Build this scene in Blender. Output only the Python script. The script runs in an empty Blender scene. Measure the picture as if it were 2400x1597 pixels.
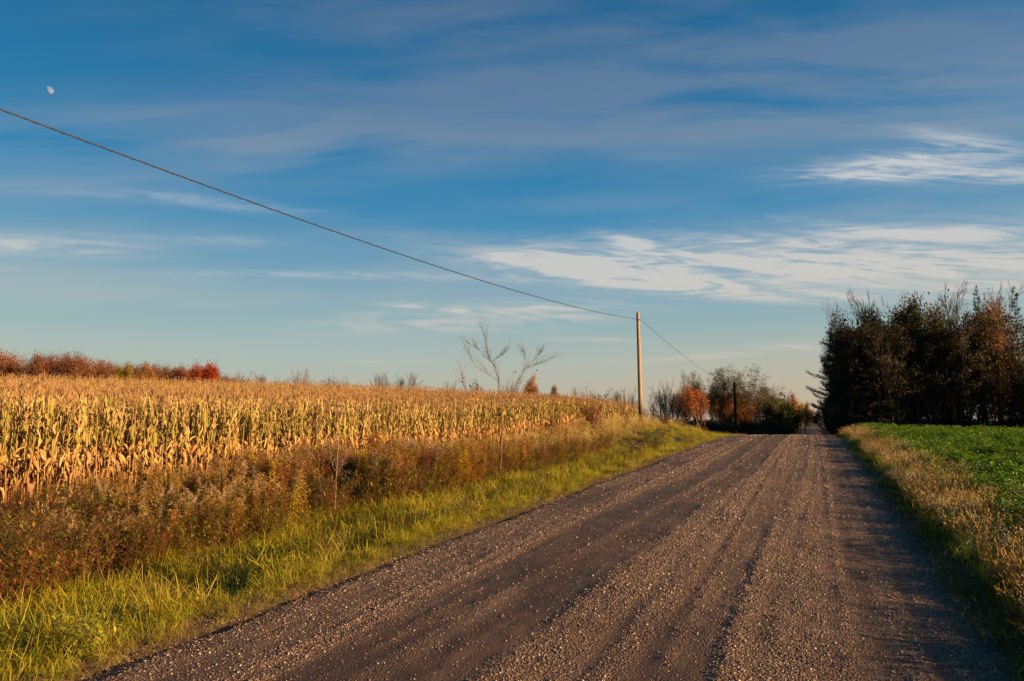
import bpy, math, random
import numpy as np
from mathutils import Vector

random.seed(7)
rng = np.random.default_rng(11)
SC = bpy.context.scene
COL = SC.collection
R = math.radians

# ------------------------------------------------------------------ camera
F = 1600.0                      # focal length in photograph pixels (2400 wide)
PITCH = math.atan(186.5 / 1600)
YAW = R(23.94)                  # the road runs along +Y, the camera looks left of it
EYE = np.array([0.0, 0.0, 1.70])
FWD = np.array([-math.sin(YAW) * math.cos(PITCH), math.cos(YAW) * math.cos(PITCH), math.sin(PITCH)])
RGT = np.array([math.cos(YAW), math.sin(YAW), 0.0])
UPV = np.cross(RGT, FWD)
cam_d = bpy.data.cameras.new('camera')
cam = bpy.data.objects.new('camera', cam_d)
COL.objects.link(cam)
cam.location = EYE
cam.rotation_euler = (math.pi / 2 + PITCH, 0, YAW)
cam_d.lens = 24.0
cam_d.sensor_width = 36.0
cam_d.clip_start = 0.05
cam_d.clip_end = 20000
SC.camera = cam


def pw(px, py, d):              # a point seen in the survey at (px, py), d metres deep
    return EYE + d * (FWD + (px - 1200) / F * RGT - (py - 798.5) / F * UPV)


def azel(px, py):
    v = FWD + (px - 1200) / F * RGT - (py - 798.5) / F * UPV
    v = v / np.linalg.norm(v)
    return math.degrees(math.atan2(v[0], v[1])), math.degrees(math.atan(v[2] / (math.cos(YAW) * v[1] - math.sin(YAW) * v[0])))


# ------------------------------------------------------------------ light and sky
SUN_AZ, SUN_EL = 86.0, 13.0      # degrees, azimuth clockwise from +Y
SKY_STRENGTH = 0.1
sd = Vector((math.sin(R(SUN_AZ)) * math.cos(R(SUN_EL)), math.cos(R(SUN_AZ)) * math.cos(R(SUN_EL)), math.sin(R(SUN_EL))))
sl = bpy.data.lights.new('sun', 'SUN')
sl.energy = 5.0
sl.angle = R(0.6)
sl.color = (1.0, 0.63, 0.31)
so = bpy.data.objects.new('sun', sl)
COL.objects.link(so)
so.rotation_euler = (-sd).to_track_quat('-Z', 'Y').to_euler()

SC.view_settings.view_transform = 'Standard'
SC.view_settings.look = 'None'
SC.view_settings.exposure = 1.5
SC.view_settings.gamma = 1.0
SC.view_settings.use_curve_mapping = False
SC.cycles.max_bounces = 6
SC.cycles.diffuse_bounces = 2
SC.cycles.transmission_bounces = 3
SC.cycles.transparent_max_bounces = 4


class G:
    """small wrapper that writes Math nodes"""
    def __init__(s, nt): s.nt = nt; s.n = nt.nodes; s.l = nt.links

    def new(s, t, **k):
        n = s.n.new(t)
        for a, b in k.items(): setattr(n, a, b)
        return n

    def put(s, sock, v):
        if isinstance(v, bpy.types.NodeSocket): s.l.new(v, sock)
        else: sock.default_value = v

    def m(s, op, a, b=0.0, c=0.0, clamp=False):
        n = s.n.new('ShaderNodeMath'); n.operation = op; n.use_clamp = clamp
        s.put(n.inputs[0], a); s.put(n.inputs[1], b)
        if len(n.inputs) > 2: s.put(n.inputs[2], c)
        return n.outputs[0]

    def sm(s, x, a, b):
        n = s.n.new('ShaderNodeMapRange'); n.interpolation_type = 'SMOOTHSTEP'
        s.put(n.inputs[0], x); n.inputs[1].default_value = a; n.inputs[2].default_value = b
        return n.outputs[0]

    def mix(s, f, a, b, mode='MIX'):
        n = s.n.new('ShaderNodeMix'); n.data_type = 'RGBA'; n.blend_type = mode
        s.put(n.inputs[0], f)
        for q, v in ((6, a), (7, b)):
            s.put(n.inputs[q], v if isinstance(v, bpy.types.NodeSocket) else (v[0], v[1], v[2], 1))
        return n.outputs[2]

    def xyz(s, x, y, z):
        n = s.n.new('ShaderNodeCombineXYZ')
        for q, v in enumerate((x, y, z)): s.put(n.inputs[q], v)
        return n.outputs[0]

    def noise(s, vec, scale, detail=4, rough=.55, dist=0.0):
        n = s.n.new('ShaderNodeTexNoise'); s.put(n.inputs['Vector'], vec)
        n.inputs['Scale'].default_value = scale; n.inputs['Detail'].default_value = detail
        n.inputs['Roughness'].default_value = rough; n.inputs['Distortion'].default_value = dist
        return n.outputs[0]

    def ramp(s, f, stops):
        n = s.n.new('ShaderNodeValToRGB'); s.put(n.inputs[0], f)
        e = n.color_ramp.elements
        while len(e) < len(stops): e.new(.5)
        for q, (p, c) in enumerate(stops): e[q].position = p; e[q].color = (c[0], c[1], c[2], 1)
        return n.outputs[0]


W = bpy.data.worlds.new('World')
SC.world = W
W.use_nodes = True
W.node_tree.nodes.clear()
g = G(W.node_tree)
tc = g.new('ShaderNodeTexCoord')
sx = g.new('ShaderNodeSeparateXYZ')
g.l.new(tc.outputs['Generated'], sx.inputs[0])
AZ = g.m('MULTIPLY', g.m('ARCTAN2', sx.outputs[0], sx.outputs[1]), 57.2958)
EL = g.m('MULTIPLY', g.m('ARCSINE', sx.outputs[2]), 57.2958)
AHEAD = g.m('MAXIMUM', g.m('ABSOLUTE', g.m('ADD', g.m('MULTIPLY', sx.outputs[1], math.cos(YAW)), g.m('MULTIPLY', sx.outputs[0], -math.sin(YAW)))), .12)
E2 = g.m('MULTIPLY', g.m('ARCTANGENT', g.m('DIVIDE', sx.outputs[2], AHEAD)), 57.2958)
ELc = g.m('DIVIDE', g.m('MAXIMUM', EL, 0.0), 90.0)
base = g.ramp(ELc, [(0, (.46, .38, .28)), (.022, (.46, .44, .36)), (.05, (.40, .47, .42)), (.085, (.29, .43, .45)),
                    (.13, (.15, .34, .47)), (.19, (.018, .225, .44)), (.27, (.004, .165, .365)), (.40, (.001, .098, .25)),
                    (.7, (.003, .05, .16)), (1, (.003, .04, .14))])
# a little warmer and paler towards the right of the view, where the road runs out
warm = g.m('MULTIPLY', g.sm(AZ, -45, 15), g.m('SUBTRACT', 1.0, g.sm(EL, 0, 9)))
base = g.mix(g.m('MULTIPLY', warm, .7), base, (.58, .43, .30))
nsk = g.new('ShaderNodeTexSky'); nsk.sky_type = 'NISHITA'; nsk.sun_disc = False
nsk.sun_elevation = R(SUN_EL); nsk.sun_rotation = R(SUN_AZ); nsk.air_density = 1.0; nsk.dust_density = .6


def cloudfield(sxs, sys, tilt, sc, det, ro, di, off=0.0):
    # coordinates of the direction, stretched along the wind
    a = g.m('MULTIPLY', g.m('ADD', AZ, off), sxs)
    b = g.m('MULTIPLY', g.m('ADD', E2, g.m('MULTIPLY', AZ, tilt)), sys)
    return g.noise(g.xyz(a, b, off), sc, det, ro, di)


def blob(px, py, wx, wy, tilt=0.0, edge=2.0):
    a0, e0 = azel(px, py)
    wx, wy = wx / 30.0, wy / 30.0
    da = g.m('SUBTRACT', AZ, a0)
    de = g.m('ADD', g.m('SUBTRACT', E2, e0), g.m('MULTIPLY', da, -tilt))
    q = g.m('ADD', g.m('POWER', g.m('ABSOLUTE', g.m('DIVIDE', da, wx)), edge), g.m('POWER', g.m('ABSOLUTE', g.m('DIVIDE', de, wy)), 2.0))
    return g.m('EXPONENT', g.m('MULTIPLY', q, -1.0))


def total(lst):
    t = lst[0]
    for q in lst[1:]: t = g.m('ADD', t, q)
    return t


# high, thin lavender veils
veil_n = cloudfield(.018, .10, -.02, 2.2, 4, .5, .4, 3.0)
veil_f = cloudfield(.03, .22, -.04, 2.6, 6, .55, .5, 8.0)
veil_m = total([g.m('MULTIPLY', blob(*b[:5]), b[5]) for b in [
    (2050, 140, 900, 170, .0, 1.1), (1200, 90, 720, 140, -.04, .8), (1150, 300, 1000, 110, .04, .95), (200, 320, 700, 80, .02, .55), (1950, 640, 560, 55, .0, .8),
    (60, 590, 420, 60, -.02, 1.0), (650, 640, 700, 60, .0, .6), (500, 700, 700, 30, -.03, .5), (1000, 560, 260, 22, -.06, .5), (1500, 470, 700, 30, .05, .35), (2300, 560, 500, 120, 0, .8), (60, 440, 330, 40, 0, .4),
    (700, 30, 500, 50, -.05, .45), (300, 800, 800, 30, 0, .30)]])
veil = g.m('MULTIPLY', veil_m, g.m('ADD', g.m('MULTIPLY', g.sm(veil_n, .26, .66), .85), g.m('MULTIPLY', g.sm(veil_f, .35, .75), .36)), clamp=True)
veil_c = g.ramp(ELc, [(0, (.55, .48, .38)), (.1, (.42, .47, .46)), (.19, (.26, .35, .44)), (.28, (.125, .22, .35)), (.40, (.088, .160, .275)), (1, (.09, .13, .22))])
col = g.mix(g.m('MULTIPLY', veil, .88), base, veil_c)
# cirrus: streaks combed by the wind
cir_a = cloudfield(.035, .30, .07, 2.2, 6, .60, 2.0, 1.0)
cir_b = cloudfield(.07, .50, -.06, 2.0, 5, .55, 2.4, 5.0)
cir_m = total([g.m('MULTIPLY', blob(*b[:5]), b[5]) for b in [
    (1300, 618, 150, 30, -.08, 1.1), (1450, 640, 330, 36, -.10, 1.5), (1830, 615, 420, 50, -.04, 1.5), (2250, 600, 380, 70, .0, 1.2), (60, 575, 190, 26, -.04, .7), (800, 645, 330, 11, -.02, .55),
    (1720, 685, 340, 17, -.07, 1.0), (1490, 572, 70, 15, -.25, 1.3), (2240, 690, 90, 16, .1, 1.2),
    (2100, 382, 170, 26, .12, 1.2), (2060, 410, 170, 12, .0, 1.0), (2330, 405, 220, 26, .0, .95), (2250, 330, 110, 22, -.2, .7), (2000, 535, 110, 10, -.16, .9), (2250, 545, 220, 14, .02, .8),
    (1130, 745, 330, 28, .05, 1.2), (1000, 722, 120, 10, -.12, .9), (1280, 717, 90, 7, -.1, .8), (1400, 797, 120, 7, -.02, .8),
    (1830, 815, 130, 11, .08, .8), (1640, 838, 230, 8, .06, .55), (900, 850, 90, 7, 0, .8), (460, 560, 160, 14, -.06, .35), (450, 470, 260, 16, -.1, .4)]])
cir = g.m('MULTIPLY', cir_m, g.m('ADD', g.m('MULTIPLY_ADD', g.sm(cir_a, .36, .66), .80, .05), g.m('MULTIPLY', g.sm(cir_b, .34, .68), .34)), clamp=True)
cir_c = g.ramp(ELc, [(0, (.62, .52, .40)), (.06, (.60, .54, .46)), (.13, (.62, .60, .56)), (.25, (.56, .60, .64)), (1, (.4, .45, .5))])
col = g.mix(g.m('MULTIPLY', cir, .92), col, cir_c)
scaled = g.new('ShaderNodeVectorMath', operation='SCALE')
g.l.new(col, scaled.inputs[0]); scaled.inputs['Scale'].default_value = 0.35 / SKY_STRENGTH
fin = g.mix(.03, scaled.outputs[0], nsk.outputs[0])
bg = g.new('ShaderNodeBackground'); g.l.new(fin, bg.inputs[0]); bg.inputs[1].default_value = SKY_STRENGTH
wo = g.new('ShaderNodeOutputWorld'); g.l.new(bg.outputs[0], wo.inputs[0])


# ------------------------------------------------------------------ materials
def mat_new(name):
    m = bpy.data.materials.new(name); m.use_nodes = True; m.node_tree.nodes.clear()
    return m, G(m.node_tree)


def foliage_mat(name, trans=.3, rough=.65, vary=.28, spec=.25, hue=.014):
    m, g = mat_new(name)
    a = g.new('ShaderNodeAttribute', attribute_name='tint')
    oi = g.new('ShaderNodeObjectInfo')
    hs = g.new('ShaderNodeHueSaturation')
    g.l.new(a.outputs['Color'], hs.inputs['Color'])
    g.put(hs.inputs['Value'], g.m('MULTIPLY_ADD', oi.outputs['Random'], vary * 2, 1 - vary))
    r2 = g.m('FRACT', g.m('MULTIPLY', oi.outputs['Random'], 37.7))
    g.put(hs.inputs['Hue'], g.m('MULTIPLY_ADD', r2, hue * 2, .5 - hue))
    p = g.new('ShaderNodeBsdfPrincipled')
    g.l.new(hs.outputs[0], p.inputs['Base Color']); p.inputs['Roughness'].default_value = rough
    p.inputs['Specular IOR Level'].default_value = spec
    t = g.new('ShaderNodeBsdfTranslucent'); g.l.new(hs.outputs[0], t.inputs[0])
    mx = g.new('ShaderNodeMixShader'); mx.inputs[0].default_value = trans
    g.l.new(p.outputs[0], mx.inputs[1]); g.l.new(t.outputs[0], mx.inputs[2])
    o = g.new('ShaderNodeOutputMaterial'); g.l.new(mx.outputs[0], o.inputs[0])
    return m


M_LEAF = foliage_mat('leaf', .42)
M_GRASS = foliage_mat('grass', .46, .5, .42, .3)
M_GOLD = foliage_mat('golden_grass', .62, .5, .36, .3)
M_DRY = foliage_mat('dry_leaf', .12, .7, .26, .2, .012)
M_BARK = foliage_mat('bark', 0.0, .9, .18, .1, .01)


def simple_mat(name, fn, rough=.85, spec=.2):
    m, g = mat_new(name)
    geo = g.new('ShaderNodeNewGeometry')
    tcn = g.new('ShaderNodeTexCoord')
    c, bump = fn(g, geo.outputs['Position'], tcn.outputs['Object'])
    p = g.new('ShaderNodeBsdfPrincipled'); g.put(p.inputs['Base Color'], c)
    p.inputs['Roughness'].default_value = rough; p.inputs['Specular IOR Level'].default_value = spec
    if bump is not None:
        b = g.new('ShaderNodeBump'); b.inputs['Strength'].default_value = bump[1]; b.inputs['Distance'].default_value = bump[2]
        g.l.new(bump[0], b.inputs['Height']); g.l.new(b.outputs[0], p.inputs['Normal'])
    o = g.new('ShaderNodeOutputMaterial'); g.l.new(p.outputs[0], o.inputs[0])
    return m


def f_soil(g, P, O):
    n = g.noise(P, 1.2, 6, .6); n2 = g.noise(P, 22, 4, .6)
    c = g.mix(n, (.022, .019, .009), (.048, .038, .016))
    c = g.mix(g.sm(n2, .45, .7), c, (.080, .055, .024))
    return c, (n2, .6, .05)


def f_road(g, P, O):
    sep = g.new('ShaderNodeSeparateXYZ'); g.l.new(P, sep.inputs[0])
    X, Y = sep.outputs[0], sep.outputs[1]
    streak = g.noise(g.xyz(g.m('MULTIPLY', X, 2.6), g.m('MULTIPLY', Y, .10), 0.0), 1.6, 6, .65, .3)
    mott = g.noise(P, .8, 5, .6)
    fine = g.noise(P, 60, 3, .6)
    vor = g.new('ShaderNodeTexVoronoi'); g.l.new(P, vor.inputs['Vector']); vor.inputs['Scale'].default_value = 55
    vcol = g.new('ShaderNodeSeparateColor'); g.l.new(vor.outputs['Color'], vcol.inputs[0])
    at = g.new('ShaderNodeAttribute', attribute_name='loose')
    loose = at.outputs['Fac']
    c = g.mix(g.sm(mott, .35, .7), (.062, .037, .024), (.125, .073, .044))
    c = g.mix(g.m('MULTIPLY', g.m('SUBTRACT', .5, loose, clamp=True), 1.0), c, (.034, .024, .019))
    stone = g.mix(vcol.outputs[0], (.075, .054, .044), (.36, .245, .165))
    c = g.mix(g.m('MULTIPLY', g.m('MULTIPLY', loose, g.sm(vcol.outputs[1], .35, .8)), .85, clamp=True), c, stone)
    c = g.mix(g.m('MULTIPLY', g.sm(streak, .50, .72), .35), c, (.19, .14, .11))
    h = g.m('ADD', g.m('MULTIPLY', g.m('MULTIPLY', vor.outputs['Distance'], -1.0), g.m('ADD', loose, .15)), g.m('MULTIPLY', fine, .3))
    return c, (h, .9, .02)


def f_stone(g, P, O):
    oi = g.new('ShaderNodeObjectInfo')
    c = g.ramp(oi.outputs['Random'], [(0, (.07, .047, .034)), (.45, (.15, .100, .068)), (.8, (.26, .175, .115)), (.95, (.40, .29, .20)), (1, (.58, .46, .35))])
    return c, None


def f_pole(g, P, O):
    sep = g.new('ShaderNodeSeparateXYZ'); g.l.new(O, sep.inputs[0])
    v = g.xyz(g.m('MULTIPLY', sep.outputs[0], 40.0), g.m('MULTIPLY', sep.outputs[1], 40.0), g.m('MULTIPLY', sep.outputs[2], 1.2))
    n = g.noise(v, 1.0, 6, .7)
    c = g.mix(g.sm(n, .35, .65), (.20, .125, .06), (.40, .27, .14))
    c = g.mix(g.sm(sep.outputs[2], 2.6, .9), c, (.05, .032, .02))      # creosote-dark butt
    return c, (n, .5, .02)


M_SOIL = simple_mat('verge_soil', f_soil)
M_ROAD = simple_mat('gravel_road', f_road, .8, .3)
M_STONE = simple_mat('gravel_stone', f_stone, .6, .4)
M_POLE = simple_mat('pole_wood', f_pole)
def f_shadedpole(g, P, O):
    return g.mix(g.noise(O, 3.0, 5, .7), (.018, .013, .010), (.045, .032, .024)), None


M_POLE_SHADED = simple_mat('pole_wood_shaded', f_shadedpole)  # pole wood for the two far poles, their shade put into the colour
M_WIRE = simple_mat('wire_black', lambda g, P, O: ((.018, .014, .011, 1), None), .5, .4)
M_METAL = simple_mat('galvanised_steel', lambda g, P, O: ((.22, .21, .20, 1), None), .4, .5)
M_MOON = simple_mat('moon_rock', lambda g, P, O: (g.mix(g.sm(g.noise(O, 1.6, 5, .6), .4, .6), (.13, .20, .38), (.085, .13, .27)), None), 1.0, 0.0)


# ------------------------------------------------------------------ mesh helpers
def nrm(v):
    v = np.asarray(v, float)
    return v / np.maximum(np.linalg.norm(v, axis=-1, keepdims=True), 1e-9)


class MB:
    def __init__(s): s.V = []; s.C = []; s.T = []; s.Q = []; s.n = 0

    def add(s, V, C, T=None, Q=None):
        V = np.asarray(V, float).reshape(-1, 3)
        C = np.broadcast_to(np.asarray(C, float), V.shape)
        s.V.append(V); s.C.append(C)
        if T is not None and len(T): s.T.append(np.asarray(T) + s.n)
        if Q is not None and len(Q): s.Q.append(np.asarray(Q) + s.n)
        s.n += len(V)

    def tube(s, P, rad, sides=6, col=(.2, .15, .1), cap=True):
        P = np.asarray(P, float); n = len(P)
        rad = np.broadcast_to(np.asarray(rad, float), (n,))
        d = nrm(np.gradient(P, axis=0))
        ref = np.where(np.abs(d[:, 2:3]) > .9, np.array([[1., 0, 0]]), np.array([[0, 0, 1.]]))
        a = nrm(np.cross(d, ref)); b = np.cross(d, a)
        th = np.arange(sides) / sides * 2 * np.pi
        ring = P[:, None] + rad[:, None, None] * (np.cos(th)[None, :, None] * a[:, None] + np.sin(th)[None, :, None] * b[:, None])
        i = np.arange(n - 1)[:, None] * sides; j = np.arange(sides)[None]; k = (j + 1) % sides
        Q = np.stack([i + j, i + k, i + sides + k, i + sides + j], -1).reshape(-1, 4)
        V = ring.reshape(-1, 3)
        T = []
        if cap:
            V = np.vstack([V, P[-1:] + d[-1:] * rad[-1] * .2, P[:1]])
            e = n * sides
            for q in range(sides):
                T.append((e - sides + q, e - sides + (q + 1) % sides, e)); T.append(((q + 1) % sides, q, e + 1))
        c = np.asarray(col, float)
        if c.ndim == 2:
            c = np.repeat(c, sides, 0)
            if cap: c = np.vstack([c, c[-1:], c[:1]])
        s.add(V, c, T, Q)

    def segs(s, A, B, ra, rb, sides=3, col=(.2, .15, .1)):
        A = np.asarray(A, float); B = np.asarray(B, float); N = len(A)
        if N == 0: return
        ra = np.broadcast_to(ra, (N,)); rb = np.broadcast_to(rb, (N,))
        d = nrm(B - A)
        ref = np.where(np.abs(d[:, 2:3]) > .9, np.array([[1., 0, 0]]), np.array([[0, 0, 1.]]))
        a = nrm(np.cross(d, ref)); b = np.cross(d, a)
        th = np.arange(sides) / sides * 2 * np.pi
        o = np.cos(th)[None, :, None] * a[:, None] + np.sin(th)[None, :, None] * b[:, None]
        V = np.concatenate([A[:, None] + o * ra[:, None, None], B[:, None] + o * rb[:, None, None]], 1).reshape(-1, 3)
        base = np.arange(N)[:, None] * 2 * sides; j = np.arange(sides)[None]; k = (j + 1) % sides
        Q = np.stack([base + j, base + k, base + sides + k, base + sides + j], -1).reshape(-1, 4)
        c = np.asarray(col, float)
        if c.ndim == 2: c = np.repeat(c, 2 * sides, 0)
        s.add(V, c, None, Q)

    def ribbons(s, P, D, side, L, Wd, droop, S=4, c0=(.1, .2, .02), c1=None, prof='blade', crease=0.0, wob=0.0):
        P = np.array(P, float); N = len(P)
        if N == 0: return
        D = nrm(np.broadcast_to(D, (N, 3))); side = nrm(np.broadcast_to(side, (N, 3)))
        L = np.broadcast_to(L, (N,)); Wd = np.broadcast_to(Wd, (N,)); droop = np.broadcast_to(droop, (N,))
        c0 = np.broadcast_to(np.asarray(c0, float), (N, 3)); c1 = c0 if c1 is None else np.broadcast_to(np.asarray(c1, float), (N, 3))
        VV = []; CC = []; pos = P.copy(); d = D.copy()
        for k in range(S + 1):
            t = k / S
            w = {'blade': (1 - t) ** .7, 'leaf': math.sin(math.pi * min(1, .08 + .92 * t)) ** .6 if t < 1 else .03,
                 'corn': (min(1, .45 + 3 * t)) * (1 - t ** 3) + .02}[prof]
            hw = (Wd * w * .5)[:, None]
            nn = nrm(np.cross(d, side))
            sd_ = side
            if wob: sd_ = nrm(side + nn * (rng.normal(0, wob, (N, 1))))
            row = [pos - sd_ * hw]
            if crease: row.append(pos - nn * hw * crease)
            row.append(pos + sd_ * hw)
            VV.append(np.stack(row, 1)); c = c0 * (1 - t) + c1 * t
            CC.append(np.repeat(c[:, None], len(row), 1))
            pos = pos + d * (L / S)[:, None]
            d = nrm(d + np.array([0, 0, -1.])[None] * (droop / S)[:, None] + (rng.normal(0, wob * .5, (N, 3)) if wob else 0))
        m = VV[0].shape[1]
        V = np.stack(VV, 1); C = np.stack(CC, 1)      # N, S+1, m, 3
        b = (np.arange(N) * (S + 1) * m)[:, None, None]; i = np.arange(S)[None, :, None] * m; j = np.arange(m - 1)[None, None]
        Q = np.stack([b + i + j, b + i + j + 1, b + i + m + j + 1, b + i + m + j], -1).reshape(-1, 4)
        s.add(V.reshape(-1, 3), C.reshape(-1, 3), None, Q)

    def flakes(s, P, size, col, up=0.0, asp=.6):
        """N leaf-sized diamond faces, random or partly lying flat"""
        P = np.asarray(P, float); N = len(P)
        if N == 0: return
        n = nrm(rng.normal(size=(N, 3)) + np.array([0, 0, up]))
        a = nrm(np.cross(n, rng.normal(size=(N, 3)))); b = np.cross(n, a)
        sz = np.broadcast_to(size, (N,))[:, None]
        V = np.stack([P - a * sz, P - b * sz * asp, P + a * sz, P + b * sz * asp], 1)
        c = np.broadcast_to(np.asarray(col, float), (N, 3))
        s.add(V.reshape(-1, 3), np.repeat(c, 4, 0), None, np.arange(N * 4).reshape(-1, 4))

    def mesh(s, name, mat, smooth=False):
        me = bpy.data.meshes.new(name)
        V = np.vstack(s.V); C = np.vstack(s.C)
        T = np.vstack(s.T) if s.T else np.zeros((0, 3), int)
        Q = np.vstack(s.Q) if s.Q else np.zeros((0, 4), int)
        me.vertices.add(len(V)); me.vertices.foreach_set('co', V.ravel())
        nl = T.size + Q.size
        me.loops.add(nl); me.loops.foreach_set('vertex_index', np.concatenate([T.ravel(), Q.ravel()]).astype(np.int32))
        me.polygons.add(len(T) + len(Q))
        st = np.concatenate([np.arange(len(T)) * 3, T.size + np.arange(len(Q)) * 4]).astype(np.int32)
        me.polygons.foreach_set('loop_start', st)
        if smooth: me.polygons.foreach_set('use_smooth', np.ones(len(T) + len(Q), bool))
        me.update(calc_edges=True)
        at = me.attributes.new('tint', 'FLOAT_COLOR', 'POINT')
        at.data.foreach_set('color', np.hstack([C, np.ones((len(C), 1))]).astype(np.float32).ravel())
        me.materials.append(mat)
        return me

    def build(s, name, mat, parent=None, link=True, smooth=False):
        o = bpy.data.objects.new(name, s.mesh(name, mat, smooth))
        if link: COL.objects.link(o)
        if parent is not None: o.parent = parent
        return o

    def join(s, other):
        off = s.n
        s.V += other.V; s.C += other.C
        s.T += [t + off for t in other.T]; s.Q += [q + off for q in other.Q]
        s.n += other.n


def tag(o, label=None, cat=None, group=None, kind=None):
    if label: o['label'] = label
    if cat: o['category'] = cat
    if group: o['group'] = group
    if kind: o['kind'] = kind
    return o


def empty(name, loc, rz=0.0):
    o = bpy.data.objects.new(name, None); o.empty_display_size = .2
    COL.objects.link(o); o.location = loc; o.rotation_euler = (0, 0, rz)
    return o


def copy_tree(o, parent=None):
    c = o.copy(); COL.objects.link(c)
    if parent is not None: c.parent = parent
    for ch in o.children: copy_tree(ch, c)
    return c


def scatter(name, protos, P, rot, scl, idx, label=None, cat=None, kind='stuff', parent=None):
    """one object that places small alike pieces of ground cover by geometry nodes"""
    P = np.asarray(P, float); N = len(P)
    me = bpy.data.meshes.new(name)
    me.vertices.add(N); me.vertices.foreach_set('co', P.ravel())
    a = me.attributes.new('rot', 'FLOAT_VECTOR', 'POINT'); a.data.foreach_set('vector', np.asarray(rot, np.float32).ravel())
    scl = np.asarray(scl, float)
    if scl.ndim == 1: scl = np.repeat(scl[:, None], 3, 1)
    a = me.attributes.new('scl', 'FLOAT_VECTOR', 'POINT'); a.data.foreach_set('vector', scl.astype(np.float32).ravel())
    a = me.attributes.new('pick', 'INT', 'POINT'); a.data.foreach_set('value', np.asarray(idx, np.int32))
    o = bpy.data.objects.new(name, me); COL.objects.link(o)
    pc = bpy.data.collections.new(name + '_kinds')
    for q, p in enumerate(protos):
        p.name = '%s_kind.%03d' % (name, q); pc.objects.link(p)
    nt = bpy.data.node_groups.new(name, 'GeometryNodeTree')
    nt.interface.new_socket('Geometry', in_out='INPUT', socket_type='NodeSocketGeometry')
    nt.interface.new_socket('Geometry', in_out='OUTPUT', socket_type='NodeSocketGeometry')
    gi = nt.nodes.new('NodeGroupInput'); go = nt.nodes.new('NodeGroupOutput')
    ip = nt.nodes.new('GeometryNodeInstanceOnPoints'); ci = nt.nodes.new('GeometryNodeCollectionInfo')
    ci.inputs['Collection'].default_value = pc
    ci.inputs['Separate Children'].default_value = True; ci.inputs['Reset Children'].default_value = True
    nt.links.new(gi.outputs[0], ip.inputs['Points']); nt.links.new(ci.outputs[0], ip.inputs['Instance'])
    ip.inputs['Pick Instance'].default_value = True

    def attr(nm, ty):
        n = nt.nodes.new('GeometryNodeInputNamedAttribute'); n.data_type = ty; n.inputs['Name'].default_value = nm
        return n.outputs['Attribute']
    e2r = nt.nodes.new('FunctionNodeEulerToRotation')
    nt.links.new(attr('rot', 'FLOAT_VECTOR'), e2r.inputs[0]); nt.links.new(e2r.outputs[0], ip.inputs['Rotation'])
    nt.links.new(attr('scl', 'FLOAT_VECTOR'), ip.inputs['Scale']); nt.links.new(attr('pick', 'INT'), ip.inputs['Instance Index'])
    nt.links.new(ip.outputs[0], go.inputs[0])
    md = o.modifiers.new('scatter', 'NODES'); md.node_group = nt
    if parent is not None: o.parent = parent
    return tag(o, label, cat, None, kind)


# value noise
_g = np.random.default_rng(5).random((256, 256))


def vn(x, y):
    x = np.asarray(x, float); y = np.asarray(y, float)
    xi = np.floor(x).astype(int); yi = np.floor(y).astype(int)
    fx = x - xi; fy = y - yi; fx = fx * fx * (3 - 2 * fx); fy = fy * fy * (3 - 2 * fy)
    h = lambda a, b: _g[a % 256, b % 256]
    return (h(xi, yi) * (1 - fx) + h(xi + 1, yi) * fx) * (1 - fy) + (h(xi, yi + 1) * (1 - fx) + h(xi + 1, yi + 1) * fx) * fy


def fbm(x, y, o=4):
    s = 0; a = .5; t = 0
    for k in range(o):
        s = s + a * vn(x * 2 ** k + 17 * k, y * 2 ** k + 5 * k); t += a; a *= .5
    return s / t


def sstep(x, a, b):
    t = np.clip((np.asarray(x, float) - a) / (b - a), 0, 1)
    return t * t * (3 - 2 * t)


# ------------------------------------------------------------------ the lie of the land
ROAD_L, ROAD_R = -4.45, 1.08
CORN_X = -17.0
CORN_H = 2.80
_ry = np.arange(-60, 701, 1.0)
_rz = np.interp(_ry, [-60, 0, 10, 20, 30, 36, 40, 44, 50, 60, 75, 90, 105, 220, 330, 700],
                [-1.5, 0, .257, .514, .75, .85, .87, .83, .62, .15, -.8, -1.6, -2.1, -2.0, -1.4, -1.0])
_rz = np.convolve(np.pad(_rz, 4, mode='edge'), np.ones(9) / 9, 'valid')
_off0 = float(np.interp(0, _ry, _rz)); _rz = _rz - _off0 * np.exp(-(_ry / 20) ** 2)


def zroad(Y): return np.interp(Y, _ry, _rz)


def edgez(Y):
    return np.interp(Y, [-60, -10, 10, 30, 50, 71, 85, 100, 220, 700], [-1.0, -.35, -.2, 0.05, .6, .75, -.6, -1.9, -1.9, -1])


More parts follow.
